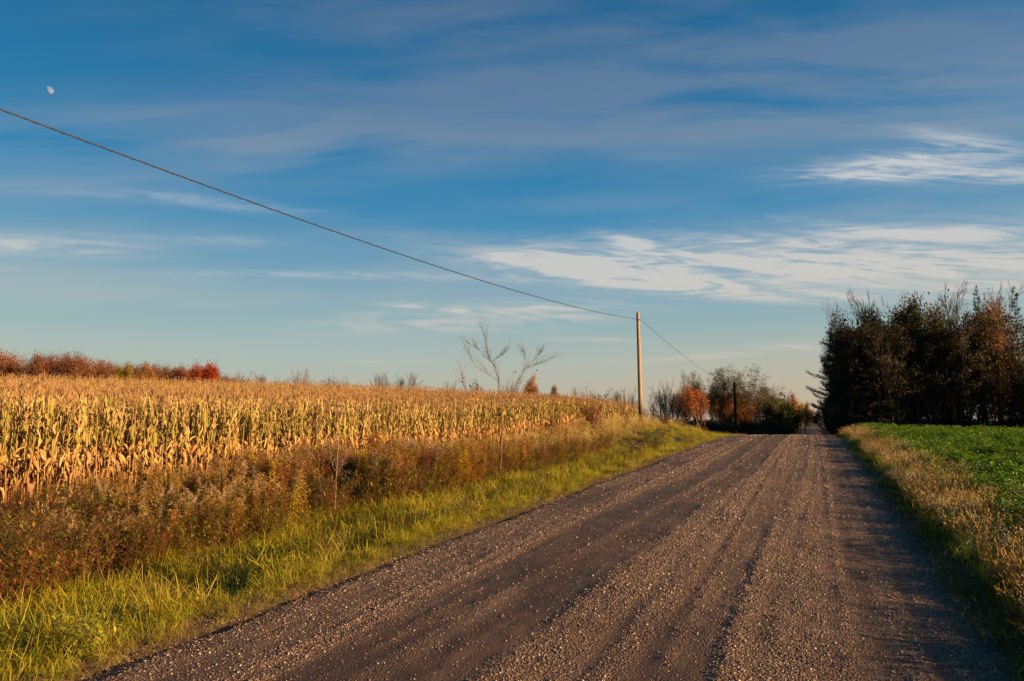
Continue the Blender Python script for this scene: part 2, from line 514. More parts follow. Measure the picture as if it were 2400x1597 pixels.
def H(X, Y):
    X = np.asarray(X, float); Y = np.asarray(Y, float)
    X, Y = np.broadcast_arrays(X, Y)
    zr = zroad(Y)
    E = edgez(Y)
    s = np.clip((ROAD_L - X) / (ROAD_L - CORN_X), 0, 1)
    left = zr * (1 - s) + E * s - .38 * np.sin(np.pi * np.clip(s * 1.15, 0, 1)) * sstep(Y, 60, 15) \
        + .75 * np.exp(-((X + 12.5) / 5) ** 2 - ((Y - 53) / 13) ** 2)
    left -= .16 * sstep(s, 0, .08) * sstep(Y, 26, 34) * sstep(s, .45, .2)
    left += (fbm(X * .5, Y * .5) - .5) * .22 * sstep(s, 0, .15) - .10 * sstep(s, .02, .2) * sstep(Y, 60, 30)
    # the corn hill
    Rr = np.hypot(X, Y) + 1e-6
    phi = np.clip(np.degrees(np.arctan2(-X, Y)), 0, 100)
    a = np.interp(phi, [0, 8.4, 13.5, 20.5, 31.2, 47.7, 61, 80, 100], [-30, 0, 35, 60, 80, 97, 110, 118, 120])
    cf = np.cos(np.radians(phi) - YAW)
    B = lambda r: 1.7 + a / 1600 * r * cf - CORN_H
    sp = np.maximum(np.sin(np.radians(phi)), 1e-3); cp = np.maximum(np.cos(np.radians(phi)), 1e-3)
    Rd = np.minimum(74 / cp, 82 / sp)
    Re = 17.0 / sp
    w = np.clip((Rr - Re) / np.maximum(Rd - Re, 2.0), 0, 1)
    hill = np.where(Rr < Rd, E * (1 - w) + B(np.minimum(Rr, Rd)) * w, np.maximum(B(Rd) - (Rr - Rd) * .045, -1.5))
    hill = np.where(Y < 0, E, hill)
    k = sstep(X, CORN_X + .5, CORN_X - 1.5)
    lz = left * (1 - k) + hill * k
    lz = np.where((X > CORN_X - .2) | (phi > 13.4), lz, np.minimum(lz, edgez(Y) + .3))
    right = zr + .12 * sstep(X, 1.5, 2.3) - .028 * np.clip(X - 3, 0, 30) - .05 * sstep(X, 2.3, 3.4) + (fbm(X * .6 + 9, Y * .6) - .5) * .10 * sstep(X, 1.4, 2.5)
    z = np.where(X < ROAD_L, lz, np.where(X > ROAD_R, right, zr))
    far = sstep(np.hypot(X, Y), 260, 420)
    return z * (1 - far) + (-1.0) * far


def lanes(X, Y):
    """how loose the gravel lies across the road: 0 packed wheel track, 1 windrow"""
    x = X + .22 * (fbm(Y * .05, 0 * Y + 3.3, 2) - .5) - .045 * np.clip(Y - 5, 0, 12) * sstep(X, -3.6, -2.6) * sstep(X, .6, -.6)
    c = np.interp(x, [-4.5, -4.1, -3.75, -3.55, -3.45, -3.32, -3.2, -2.85, -2.72, -2.6, -2.45, -2.25, -2.12, -1.93, -1.6, -1.35, -1.15, -.9, -.8, -.65, -.5, -.38, -.2, 0, .12, .3, .5, .75, 1.3],
                  [.5, .42, .35, .4, .85, .75, .10, .05, .45, .30, .10, .06, .08, .95, .9, .70, .45, .4, .75, .85, .5, .80, .7, .75, .35, .25, .5, .55, .5])
    for (a0, b0, k0, p0, wd, am) in [(-1.05, .30, .11, 1.0, .10, .75), (-.78, .30, .11, 1.0, .07, .6), (.25, .14, .16, 2.0, .09, .6), (-1.5, .20, .07, .2, .06, .5), (.62, .12, .09, 0., .07, .5), (-3.0, .12, .10, 3., .06, -.5)]:
        gx = a0 + b0 * np.sin(Y * k0 + p0)
        am = am * .28
        c = c - am * np.exp(-((X - gx) / wd) ** 2) * (.4 + .6 * (fbm(Y * .3 + a0 * 9, 0 * Y + b0 * 50, 2) > .45))
        c = c + .45 * am * np.exp(-((X - gx - 1.7 * wd) / (.6 * wd)) ** 2)
    for q in range(9):
        gx = -3.9 + q * .56 + .14 * math.sin(q * 5.1) + (.12 + .05 * math.sin(q)) * np.sin(Y * (.045 + .01 * (q % 4)) + q * 1.9)
        c = c - (.14 + .10 * (q % 3)) * np.exp(-((X - gx) / .05) ** 2) + (.08 + .06 * (q % 2)) * np.exp(-((X - gx - .10) / .04) ** 2)
    c = c - .22 * sstep(fbm(X * .8 + 70, Y * .25, 3), .52, .66)
    return np.clip(c + (fbm(X * 4, Y * .6) - .5) * .6, 0, 1)


def road_z(X, Y):
    x = X
    lo = lanes(X, Y)
    fade = sstep(Y, 120, 50)
    z = zroad(Y) + (lo - .45) * .021 * fade - .05 * ((X + 1.5) / 2.8) ** 2
    z = z + (fbm(X * 6, Y * 6, 3) - .5) * .018 * fade + (fbm(X * 1.3, Y * .9 + 4, 3) - .5) * .03 * fade
    return z + .03 - .05 * sstep(X, ROAD_R - .3, ROAD_R + .1) - .05 * sstep(X, ROAD_L + .3, ROAD_L - .1)


def grid(name, xs, ys, zf, mat, extra=None):
    X, Y = np.meshgrid(xs, ys)
    V = np.stack([X, Y, zf(X, Y)], -1).reshape(-1, 3)
    nx, ny = len(xs), len(ys)
    i = (np.arange(ny - 1)[:, None] * nx + np.arange(nx - 1)[None])
    Q = np.stack([i, i + 1, i + nx + 1, i + nx], -1).reshape(-1, 4)
    mb = MB(); mb.add(V, (.1, .1, .1), None, Q)
    o = mb.build(name, mat, smooth=True)
    if extra is not None:
        a = o.data.attributes.new('loose', 'FLOAT', 'POINT'); a.data.foreach_set('value', extra(X, Y).astype(np.float32).ravel())
    return tag(o, kind='structure')


def terrain(X, Y):
    z = H(X, Y)
    under = sstep(X, ROAD_L - .15, ROAD_L + .1) * sstep(X, ROAD_R + .15, ROAD_R - .1)
    return z - .10 * under - .01


xs = np.unique(np.concatenate([np.linspace(-6000, -400, 15), np.linspace(-400, -100, 30), np.linspace(-100, -20, 90), np.linspace(-20, -4.7, 110),
                               np.array([-4.6, -4.5, -4.4, -4.3, -4.2, -4.0, -2, 0, 0.7, .9, 1.0, 1.1, 1.2, 1.3, 1.4]), np.linspace(1.5, 12, 70), np.linspace(12.3, 100, 90), np.linspace(103, 400, 30), np.linspace(430, 6000, 15)]))
ys = np.unique(np.concatenate([np.linspace(-3000, -60, 8), np.linspace(-58, 0, 30), np.linspace(0.2, 80, 330), np.linspace(81, 300, 120), np.linspace(305, 600, 40), np.linspace(700, 9000, 15)]))
grid('ground', xs, ys, terrain, M_SOIL)
rxs = np.arange(ROAD_L - .15, ROAD_R + .16, .028)
rys = np.unique(np.concatenate([np.arange(-6, 2, .3), np.arange(2, 14, .045), np.arange(14, 30, .12), np.arange(30, 60, .3), np.arange(60, 442, 4)]))
grid('road', rxs, rys, road_z, M_ROAD, lanes)


# ------------------------------------------------------------------ gravel
def pebble(seed, dark=False):
    r = np.random.default_rng(seed)
    mb = MB()
    ph = (1 + 5 ** .5) / 2
    v = np.array([[-1, ph, 0], [1, ph, 0], [-1, -ph, 0], [1, -ph, 0], [0, -1, ph], [0, 1, ph], [0, -1, -ph], [0, 1, -ph], [ph, 0, -1], [ph, 0, 1], [-ph, 0, -1], [-ph, 0, 1]]) / 1.9
    t = np.array([[0, 11, 5], [0, 5, 1], [0, 1, 7], [0, 7, 10], [0, 10, 11], [1, 5, 9], [5, 11, 4], [11, 10, 2], [10, 7, 6], [7, 1, 8], [3, 9, 4], [3, 4, 2], [3, 2, 6], [3, 6, 8], [3, 8, 9], [4, 9, 5], [2, 4, 11], [6, 2, 10], [8, 6, 7], [9, 8, 1]])
    v = v * (1 + r.normal(0, .16, (12, 1))) * np.array([1, .75, .55])
    mb.add(v, (.3, .3, .3), t)
    return mb.build('pebble', M_STONE, link=False)


def gen_pebbles():
    Ps = []; Sc = []
    for (y0, y1, dens, s0) in [(2, 6, 6500, .0042), (6, 10, 4200, .0052), (10, 16, 2000, .0070), (16, 26, 700, .0100), (26, 46, 150, .017)]:
        n = int((y1 - y0) * 5.6 * dens)
        X = rng.uniform(ROAD_L - .55, ROAD_R + .4, n); Y = rng.uniform(y0, y1, n)
        keep = rng.random(n) < ((lanes(X, Y) * .95) ** 1.5 + .05) * sstep(X, ROAD_L - .55, ROAD_L) * sstep(X, ROAD_R + .4, ROAD_R)
        X, Y = X[keep], Y[keep]
        Ps.append(np.stack([X, Y, np.maximum(road_z(X, Y) + .001, terrain(X, Y) + .002)], 1))
        Sc.append(s0 * np.clip(rng.lognormal(-.05, .50, len(X)), .4, 3.2))
    P = np.vstack(Ps); S = np.concatenate(Sc)
    return P, S


Pp, Sp = gen_pebbles()
scatter('gravel', [pebble(k) for k in range(6)], Pp, rng.uniform(0, 6.28, (len(Pp), 3)) * np.array([.12, .12, 1]), Sp, rng.integers(0, 6, len(Pp)),
        'loose pale gravel stones lying on the packed dirt road', 'gravel')


# ------------------------------------------------------------------ grasses and weeds
def vary(c, n, s=.18):
    return np.clip(np.asarray(c) * (1 + rng.normal(0, s, (n, 1))) * (1 + rng.normal(0, s * .35, (n, 3))), .003, 1)


GREEN = (.10, .13, .008); YGREEN = (.44, .37, .014); STRAW = (.44, .32, .075); RUST = (.17, .085, .03); OLIVE = (.085, .075, .015)


def grass_tuft(n=46, h=.26, sp=.10, cols=(GREEN, YGREEN), lean=.45, w=.006, droop=1.0):
    mb = MB()
    th = rng.uniform(0, 6.28, n)
    P = np.stack([rng.normal(0, sp, n), rng.normal(0, sp, n), np.full(n, -.02)], 1)
    D = np.stack([np.cos(th) * lean * rng.random(n), np.sin(th) * lean * rng.random(n), np.ones(n)], 1)
    side = np.stack([-np.sin(th + rng.normal(0, .8, n)), np.cos(th), np.zeros(n)], 1)
    k = rng.random(n)[:, None] ** .7
    c = vary(np.array(cols[0]) * (1 - k) + np.array(cols[1]) * k, n)
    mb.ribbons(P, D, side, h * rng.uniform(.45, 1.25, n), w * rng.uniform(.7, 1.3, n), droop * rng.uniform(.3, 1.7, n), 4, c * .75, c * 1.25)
    return mb


def seed_grass(n=14, h=.62, cols=(STRAW, YGREEN), heads=.6):
    mb = grass_tuft(26, h * .62, .09, (cols[1], cols[0]), .5, .006, 1.1)
    th = rng.uniform(0, 6.28, n)
    P = np.stack([rng.normal(0, .07, n), rng.normal(0, .07, n), np.zeros(n)], 1)
    for k in range(n):
        L = h * rng.uniform(.7, 1.15); t = np.linspace(0, 1, 5)[:, None]
        dv = np.array([math.cos(th[k]), math.sin(th[k]), 0]) * rng.uniform(.1, .4)
        path = P[k] + t * np.array([0, 0, L]) + t ** 2 * dv * L
        c = vary(STRAW, 1)[0]
        mb.tube(path, .0013, 3, c * .8, cap=False)
        if rng.random() < heads:
            d = nrm(path[-1] - path[-2]); q = path[-1] + d * np.linspace(0, .075, 4)[:, None]
            mb.tube(q, [.002, .0055, .005, .001], 5, vary((.58, .44, .16), 1)[0], cap=False)
            m = 22; bp = path[-1] + d * (rng.random((m, 1)) * .07)
            bd = nrm(rng.normal(size=(m, 3)) + d * 1.2)
            mb.segs(bp, bp + bd * .018, .0006, .0002, 3, vary((.58, .42, .22), m))
    return mb


def goldenrod(h=1.1, cl=(.12, .115, .02), cp=(.40, .28, .17), full=1.0, stems=3):
    """returns stem, leaves, plume"""
    st, lf, pl = MB(), MB(), MB()
    for s_ in range(stems):
        b = rng.normal(0, .07 if stems > 1 else .001, 2); hh = h * rng.uniform(.8, 1.08)
        t = np.linspace(0, 1, 7)[:, None]; ln = rng.normal(0, .11, 2)
        path = np.hstack([b + t ** 1.6 * ln * hh, t * hh * .86])
        st.tube(path, np.linspace(.0045, .002, 7), 4, vary((.16, .085, .03), 1)[0], cap=False)
        n = int(80 * hh * full)
        u = rng.uniform(.12, 1.0, n); pts = np.stack([np.interp(u, t[:, 0], path[:, q]) for q in range(3)], 1)
        th = rng.uniform(0, 6.28, n)
        D = np.stack([np.cos(th), np.sin(th), .55 + .0 * th], 1)
        side = np.stack([-np.sin(th), np.cos(th), 0 * th], 1)
        k = sstep(u, .15, .55)[:, None]
        c = vary(np.array((.11, .055, .02)) * (1 - k) + np.array(cl) * k, n, .25)
        lf.ribbons(pts, D, side, rng.uniform(.07, .13, n), rng.uniform(.014, .022, n), 1.5, 3, c, c * 1.2, 'leaf')
        # arching one-sided plume branches
        nb = 9; top = path[-1]; d0 = nrm(path[-1] - path[-2]); az0 = rng.uniform(0, 6.28)
        A = []; B = []
        for k in range(nb):
            v = k / nb; p0 = top - d0 * .16 * (1 - v) + d0 * .14 * v
            an = az0 + rng.normal(0, 1.2); L = (.17 * (1 - v) + .04) * rng.uniform(.7, 1.2)
            dv = nrm(np.array([math.cos(an), math.sin(an), .9]))
            tt = np.linspace(0, 1, 6)[:, None]
            pp = p0 + dv * tt * L + np.array([0, 0, -.45]) * tt ** 2 * L
            A.append(pp[:-1]); B.append(pp[1:])
            m = 20; q = rng.random(m); bp = np.stack([np.interp(q, tt[:, 0], pp[:, w_]) for w_ in range(3)], 1)
            bp = bp + rng.normal(0, .009, (m, 3))
            pl.flakes(bp, rng.uniform(.004, .009, m), vary(cp, m, .22))
        A = np.vstack(A); B = np.vstack(B)
        pl.segs(A, B, .0012, .0009, 3, (.2, .13, .06))
    return st, lf, pl


def joined(*mbs):
    j = MB()
    for m in mbs: j.join(m)
    return j


def tangle(h=.75, cl=(.08, .05, .015), nl=260, seed=0, wid=.3):
    """twiggy, half-withered weed"""
    mb = MB()
    for s_ in range(7):
        b = rng.normal(0, wid * .35, 2); ln = rng.normal(0, .28, 2); hh = h * rng.uniform(.6, 1.05)
        t = np.linspace(0, 1, 6)[:, None]
        path = np.hstack([b + t ** 1.4 * ln * hh, t * hh])
        c = vary((.15, .075, .03), 1)[0]
        mb.tube(path, np.linspace(.0042, .0014, 6), 4, c, cap=False)
        nb = 12; A = []; D = []
        u = rng.uniform(.25, 1, nb); p0 = np.stack([np.interp(u, t[:, 0], path[:, q]) for q in range(3)], 1)
        th = rng.uniform(0, 6.28, nb); d = nrm(np.stack([np.cos(th), np.sin(th), .9 + 0 * th], 1)); L = .18 * rng.uniform(.5, 1.3, nb)[:, None]
        p1 = p0 + d * L
        mb.segs(p0, p1, .0018, .0008, 3, c)
        m = nl // 7; q = rng.integers(0, nb, m); r_ = rng.random((m, 1))
        pts = p0[q] + (p1 - p0)[q] * r_ + rng.normal(0, .012, (m, 3))
        th = rng.uniform(0, 6.28, m)
        DD = np.stack([np.cos(th), np.sin(th), rng.normal(.2, .6, m)], 1); side = np.stack([-np.sin(th), np.cos(th), 0 * th], 1)
        cc = vary(cl, m, .35)
        mb.ribbons(pts, DD, side, rng.uniform(.04, .085, m), rng.uniform(.013, .022, m), 1.0, 2, cc, cc * 1.15, 'leaf')
    return mb


def aster(h=.45):
    mb = MB()
    for s_ in range(5):
        b = rng.normal(0, .06, 2); ln = rng.normal(0, .35, 2); hh = h * rng.uniform(.6, 1.1)
        t = np.linspace(0, 1, 5)[:, None]; path = np.hstack([b + t ** 1.3 * ln * hh, t * hh])
        mb.tube(path, .0016, 3, (.20, .15, .05), cap=False)
        m = 16; u = rng.uniform(.35, 1, m); p0 = np.stack([np.interp(u, t[:, 0], path[:, q]) for q in range(3)], 1)
        p1 = p0 + nrm(rng.normal(size=(m, 3)) + np.array([0, 0, .8])) * rng.uniform(.03, .09, (m, 1))
        mb.segs(p0, p1, .0009, .0007, 3, (.2, .16, .06))
        mb.flakes(np.repeat(p1, 3, 0) + rng.normal(0, .003, (m * 3, 3)), .0075, vary((.72, .66, .52), m * 3, .1), 0, .8)
        lp = p0 + rng.normal(0, .01, p0.shape); mb.flakes(lp, .014, vary((.13, .13, .02), m), 0, .35)
    return mb


def clover(h=.22):
    mb = MB()
    n = 34
    th = rng.uniform(0, 6.28, n); r = rng.uniform(0, .16, n)
    base = np.stack([np.cos(th) * r * .4, np.sin(th) * r * .4, np.zeros(n)], 1)
    tip = np.stack([np.cos(th) * r, np.sin(th) * r, h * rng.uniform(.45, 1.1, n)], 1)
    mb.segs(base, tip, .0012, .0009, 3, (.07, .12, .015))
    for k in range(3):
        a = th + k * 2.094 + rng.normal(0, .3, n)
        D = np.stack([np.cos(a), np.sin(a), rng.normal(.6, .6, n)], 1); side = np.stack([-np.sin(a), np.cos(a), 0 * a], 1)
        c = vary((.105, .21, .006), n, .3)
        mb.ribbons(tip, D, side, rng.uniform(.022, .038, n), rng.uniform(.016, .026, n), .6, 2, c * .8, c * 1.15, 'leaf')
    return mb


def spread(n, x0, x1, y0, y1):
    return rng.uniform(x0, x1, n), rng.uniform(y0, y1, n)


def place(name, mbs, mat, X, Y, scale, label, cat, lean=.12, dz=0.0, sz=None, bias=(0, 0), pick=None):
    n = len(X)
    P = np.stack([X, Y, H(X, Y) + dz], 1)
    rot = np.stack([rng.normal(bias[0], lean, n), rng.normal(bias[1], lean, n), rng.uniform(0, 6.28, n)], 1)
    S = np.repeat((scale * rng.uniform(.7, 1.3, n))[:, None], 3, 1)
    if sz is not None: S[:, 2] *= sz
    protos = [m.build('kind', mat, link=False) for m in mbs]
    idx = rng.integers(0, len(protos), n) if pick is None else pick
    return scatter(name, protos, P, rot, S, idx, label, cat)


def in_view(X, Y, m=2.5):
    """keep what the place shows from about where the camera stands"""
    c = Y * math.cos(YAW) - X * math.sin(YAW); r = X * math.cos(YAW) + Y * math.sin(YAW)
    return (c > 1.0) & (np.abs(r) < .75 * c + m)


# --- left verge grass
def bands(spec, fn):
    Xs, Ys, Ss = [], [], []
    for (y0, y1, dens, s) in spec:
        x0, x1 = fn
        n = int((y1 - y0) * abs(x1 - x0) * dens)
        X, Y = spread(n, x0, x1, y0, y1); k = in_view(X, Y)
        Xs.append(X[k]); Ys.append(Y[k]); Ss.append(np.full(k.sum(), s))
    return np.concatenate(Xs), np.concatenate(Ys), np.concatenate(Ss)


X, Y, S = bands([(1, 9, 75, .85), (9, 18, 50, 1.0), (18, 34, 26, 1.3), (34, 80, 12, 1.7)], (-14, ROAD_L - .02))
clump = fbm(X * 1.1, Y * 1.1 + 7, 3)
edge = sstep(X, ROAD_L + .02, ROAD_L - 1.0)
keep = (rng.random(len(X)) < .22 + .9 * sstep(clump, .38, .58)) & ((X > -10.2) | (Y > 15)) & (rng.random(len(X)) < np.where(X < -10.5, .55, 1))
X, Y, S, clump, edge = X[keep], Y[keep], S[keep], clump[keep], edge[keep]
lean_x = (fbm(X * .9 + 3, Y * .9, 2) - .5)
X2, Y2, S2 = bands([(1, 10, 170, .75), (10, 20, 100, .9), (20, 45, 45, 1.1)], (-5.2, ROAD_L + .08))
X = np.concatenate([X, X2]); Y = np.concatenate([Y, Y2]); S = np.concatenate([S, S2 * .8]); clump = np.concatenate([clump, fbm(X2 * 2, Y2 * 2, 2)]); edge = np.concatenate([edge, sstep(X2, ROAD_L, ROAD_L - .6)])
sc = S * (.42 + .58 * edge) * (.48 + .85 * sstep(clump, .3, .7)) * np.where(Y < 20, .86, .80)
prt = [grass_tuft(46, .26, .12, (GREEN, YGREEN), .9, .009, 1.8), grass_tuft(46, .30, .12, (YGREEN, GREEN), 1.1, .0085, 2.0), grass_tuft(40, .30, .10, (YGREEN, STRAW), 1.0, .008, 1.6), grass_tuft(42, .24, .12, (YGREEN, GREEN), 1.5, .009, 2.4),
       grass_tuft(36, .38, .09, (GREEN, YGREEN), .9, .009, 2.0), grass_tuft(36, .20, .12, (STRAW, (.24, .13, .05)), 1.3, .005, 1.5)]
q = rng.random(len(X))
pick = np.where(q < .28, 0, np.where(q < .5, 1, np.where(q < .62, 2, np.where(q < .82, 3, 4))))
pick = np.where(rng.random(len(X)) < .08, 5, pick)
pick = np.where(rng.random(len(X)) < .45 * (1 - sstep(X, ROAD_L - .15, ROAD_L - .6)), 5, pick)
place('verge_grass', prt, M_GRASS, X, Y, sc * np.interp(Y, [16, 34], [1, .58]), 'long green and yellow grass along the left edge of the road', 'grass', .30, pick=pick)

X, Y, S = bands([(2, 9, 1.6, 1.0), (9, 20, 1.0, 1.15), (20, 40, .5, 1.3)], (-9.5, ROAD_L - .35))
place('verge_weeds', [tangle(.22, (.30, .27, .02), 120, 0, .25), tangle(.32, (.20, .22, .015), 190, 0, .3), tangle(.26, (.26, .20, .02), 150, 0, .3), grass_tuft(30, .36, .08, (STRAW, YGREEN), .7, .008, 1.6)], M_GRASS, X, Y, S * .85,
      'yellowing broad leaved weeds scattered in the grass of the left verge', 'weeds', .12)

# dry stalks lying on the shoulder
n = 5200
Y = 2.5 + 40 * rng.random(n) ** 1.5; X = ROAD_L + rng.normal(-.10, .20, n)
k = in_view(X, Y); X, Y = X[k], Y[k]
mb = MB(); th = rng.uniform(0, 6.28, len(X)); D = np.stack([np.cos(th), np.sin(th), rng.uniform(.02, .35, len(X))], 1)
Pq = np.stack([X, Y, H(X, Y) + .012], 1)
c = vary((.30, .17, .08), len(X), .25)
mb.ribbons(Pq, D, np.stack([-np.sin(th), np.cos(th), 0 * th], 1), rng.uniform(.06, .24, len(X)), .006, .7, 3, c)
tag(mb.build('dead_grass', M_DRY), 'brown dead grass stalks lying on the left shoulder of the road', 'grass', kind='stuff')

# tall pale grass nearer the field, far part of the verge
X, Y, S = bands([(2, 22, 4, .75), (22, 40, 10, .85), (40, 82, 8, .95)], (-16.0, -8.6))
k = rng.random(len(X)) < sstep(fbm(X * .35 + 3, Y * .35), .36, .56) * sstep(X, -9.5, -12.5) * np.where(Y < 22, .55, 1)
X, Y, S = X[k], Y[k], S[k]
place('tall_dry_grass', [seed_grass(12, .62, (STRAW, (.16, .13, .03))), seed_grass(10, .7, ((.26, .15, .07), (.13, .11, .025))), seed_grass(14, .52, (STRAW, YGREEN)), seed_grass(12, .75, ((.30, .16, .08), (.20, .12, .04)))],
      M_DRY, X, Y, S * .95, 'tall tan seeding grass between the green verge and the corn', 'grass', .13)

# --- goldenrod belt: the plants that show largest are things
GR = []; GR1 = []
for k in range(7):
    cp = [(.40, .26, .11), (.44, .30, .17), (.34, .20, .06), (.36, .22, .09), (.36, .23, .04), (.26, .10, .03), (.42, .29, .19)][k]
    cl = [(.34, .23, .015), (.21, .20, .012), (.42, .20, .015), (.30, .16, .015), (.46, .31, .012), (.30, .085, .02), (.20, .19, .018)][k]
    GR.append(goldenrod(1.05, cl, cp)); GR1.append(goldenrod(1.1, cl, cp, 1.3, 1))
gr_root = []
for k, (st, lf, pl) in enumerate(GR1):
    r_ = empty('goldenrod', (0, 0, -50))
    st.build('stem', M_BARK, r_); lf.build('leaves', M_LEAF, r_); pl.build('plume', M_DRY, r_)
    gr_root.append(r_)
GR_LAB = ['goldenrod with faded ochre plume and yellowish leaves,', 'goldenrod with pale buff plume and green leaves,', 'goldenrod with brown plume and golden leaves,',
          'goldenrod with tan plume and dull brown leaves,', 'bright yellow-leaved goldenrod with mustard plume,', 'russet weed with dark red-brown leaves and plume,', 'goldenrod with pinkish buff plume and olive leaves,']
GR_WHERE = ['near the left border', 'at the left before the corn', 'below the scarlet tree', 'left of the pale upright stem', 'around the pale upright stem', 'left of the saplings']


def gold_density(X, Y):
    Xn = X + 2.2 * (fbm(X * .4 + 5, Y * .4 + 90, 3) - .5)
    d = sstep(Xn, -8.2, -9.0) * sstep(X, -14.0, -12.6 + 0 * X)
    m = np.where(Y < 8.5, .30, 1.0) * (.06 + .94 * sstep(Y, 21, 15.5))
    return d * m * sstep(fbm(X * .45 + 8, Y * .45), .38, .52)


X, Y = spread(9000, -16.2, -8.4, 2.5, 26)
k = (rng.random(len(X)) < gold_density(X, Y)) & in_view(X, Y, 1.0)
X, Y = X[k], Y[k]
d = np.hypot(X, Y); order = np.argsort(d + rng.normal(0, .5, len(d)))
X, Y = X[order][:2100], Y[order][:2100]
patch = (fbm(X * .3 + 40, Y * .3, 2) * 1.7 - .35)
kinds = np.clip((patch * 7 + rng.normal(0, 1.1, len(X))).astype(int), 0, 6)
NI = 280
for q in range(NI):
    kd = int(kinds[q]); src = gr_root[kd]
    o = src if 'used' not in src else copy_tree(src)
    src['used'] = 1
    s_ = rng.uniform(.8, 1.1) * float(np.interp(Y[q], [5, 8, 12], [.75, .82, 1.08])) * (.7 + .62 * float(fbm(X[q] * .8, Y[q] * .8 + 3, 2)))
    o.location = (X[q], Y[q], float(H(X[q], Y[q]))); o.rotation_euler = (rng.normal(0, .08), rng.normal(0, .08), rng.uniform(0, 6.28)); o.scale = (s_, s_, s_)
    pr = RGT @ (np.array([X[q], Y[q], 0]) - EYE) / (FWD @ (np.array([X[q], Y[q], 0]) - EYE)) * F + 1200
    tag(o, GR_LAB[kd] + ' ' + GR_WHERE[int(np.searchsorted([200, 400, 600, 780, 950], pr))], 'goldenrod', 'goldenrod plants in the roadside weeds')
for r_ in gr_root:
    if 'used' not in r_:
        for ch in list(r_.children): bpy.data.objects.remove(ch)
        bpy.data.objects.remove(r_)
for o in bpy.data.objects:
    if 'used' in o: del o['used']
place('goldenrod_mass', [joined(*t) for t in GR], M_LEAF, X[NI:], Y[NI:], np.interp(Y[NI:], [5, 8, 12], [.72, .78, 1.05]) * (.6 + .75 * fbm(X[NI:] * .8, Y[NI:] * .8 + 3, 2)), 'dense belt of withering goldenrod between the grass and the corn', 'weeds', .1, pick=kinds[NI:])

# withered tangle at far left and scattered through
X, Y = spread(5200, -16, -7.6, 2.5, 34)
dn = np.where(Y < 9.5, .9, np.where(Y < 18, .22, .08)) * sstep(X, -7.9, -8.9) * sstep(X, -13.8, -12.4)
k = (rng.random(len(X)) < dn * (.35 + .65 * sstep(fbm(X * .5, Y * .5 + 31), .3, .55))) & in_view(X, Y, 1.0)
X, Y = X[k], Y[k]
place('withered_weeds', [tangle(.75, (.17, .105, .02)), tangle(.7, (.24, .19, .015)), tangle(.85, (.17, .085, .02)), tangle(.65, (.19, .20, .015), 200)], M_LEAF, X, Y,
      np.interp(Y, [4, 9, 14], [.86, .92, 1.0]) * (.55 + .85 * fbm(X * .7 + 11, Y * .7, 2)), 'tangled brown withered weeds at the foot of the corn', 'weeds', .12)

# --- right verge
X, Y, S = bands([(1.5, 8, 190, .9), (8, 16, 120, .95), (16, 28, 60, 1.1), (28, 60, 24, 1.35)], (ROAD_R - .05, 3.1))
low = sstep(X, ROAD_R + .5, ROAD_R + .15)
k = rng.random(len(X)) < (.35 + .65 * (1 - low)) * np.where(X > 2.7, .5, 1)
X, Y, S, low = X[k], Y[k], S[k], low[k]
tall = sstep(X, ROAD_R + .15, ROAD_R + .45) * sstep(X, 2.45, 1.85)
prt = [grass_tuft(40, .13, .10, (GREEN, (.05, .09, .01)), .9, .005), seed_grass(12, .50, ((.56, .46, .06), YGREEN)), seed_grass(8, .56, ((.60, .46, .09), YGREEN)), grass_tuft(46, .36, .10, ((.50, .44, .03), (.60, .48, .08)), .7, .007),
       grass_tuft(44, .26, .10, (GREEN, YGREEN), .8), aster(.48), tangle(.30, (.20, .15, .02), 150, 0, .25)]
q = rng.random(len(X)); tall_p = rng.random(len(X)) < tall
pick = np.where(low > rng.random(len(X)), 0, np.where(tall_p, np.where(q < .17, 1, np.where(q < .32, 2, np.where(q < .68, 3, np.where(q < .84, 4, np.where(q < .96, 5, 6))))), np.where(q < .5, 4, np.where(q < .85, 3, np.where(q < .93, 6, 5)))))
place('right_verge_grass', prt, M_GOLD, X, Y, S * np.where(pick == 0, .8, .58), 'golden seeding grass and small white flowers along the right road edge', 'grass', .14, bias=(0, -.16), pick=pick)

# --- the green crop on the right
X, Y, S = bands([(5, 14, 52, .95), (14, 26, 40, 1.1), (26, 60, 22, 1.4)], (1.9, 34))
line = 4.0 + 0 * Y
k = rng.random(len(X)) < sstep(X, 1.9, 2.7)
k &= ~((Y > 38) & (X > 13) & (rng.random(len(X)) < .75))
X, Y, S = X[k], Y[k], S[k]
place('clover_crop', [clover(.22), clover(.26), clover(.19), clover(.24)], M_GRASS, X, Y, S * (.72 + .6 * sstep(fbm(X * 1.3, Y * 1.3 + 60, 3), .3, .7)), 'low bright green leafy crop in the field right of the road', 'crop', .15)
X, Y, S = bands([(8, 26, 4, 1.0), (26, 40, 4, 1.2), (40, 66, 9, 1.5)], (4, 60))
place('field_grass', [grass_tuft(40, .22, .12, (YGREEN, STRAW)), grass_tuft(40, .2, .12)], M_GRASS, X, Y, S, 'short yellowing grass around the green crop', 'grass', .15)


# ------------------------------------------------------------------ corn
TAN = np.array((.47, .305, .14)); TANY = np.array((.34, .26, .065)); CGREEN = np.array((.14, .15, .016)); BROWN = np.array((.30, .15, .045))


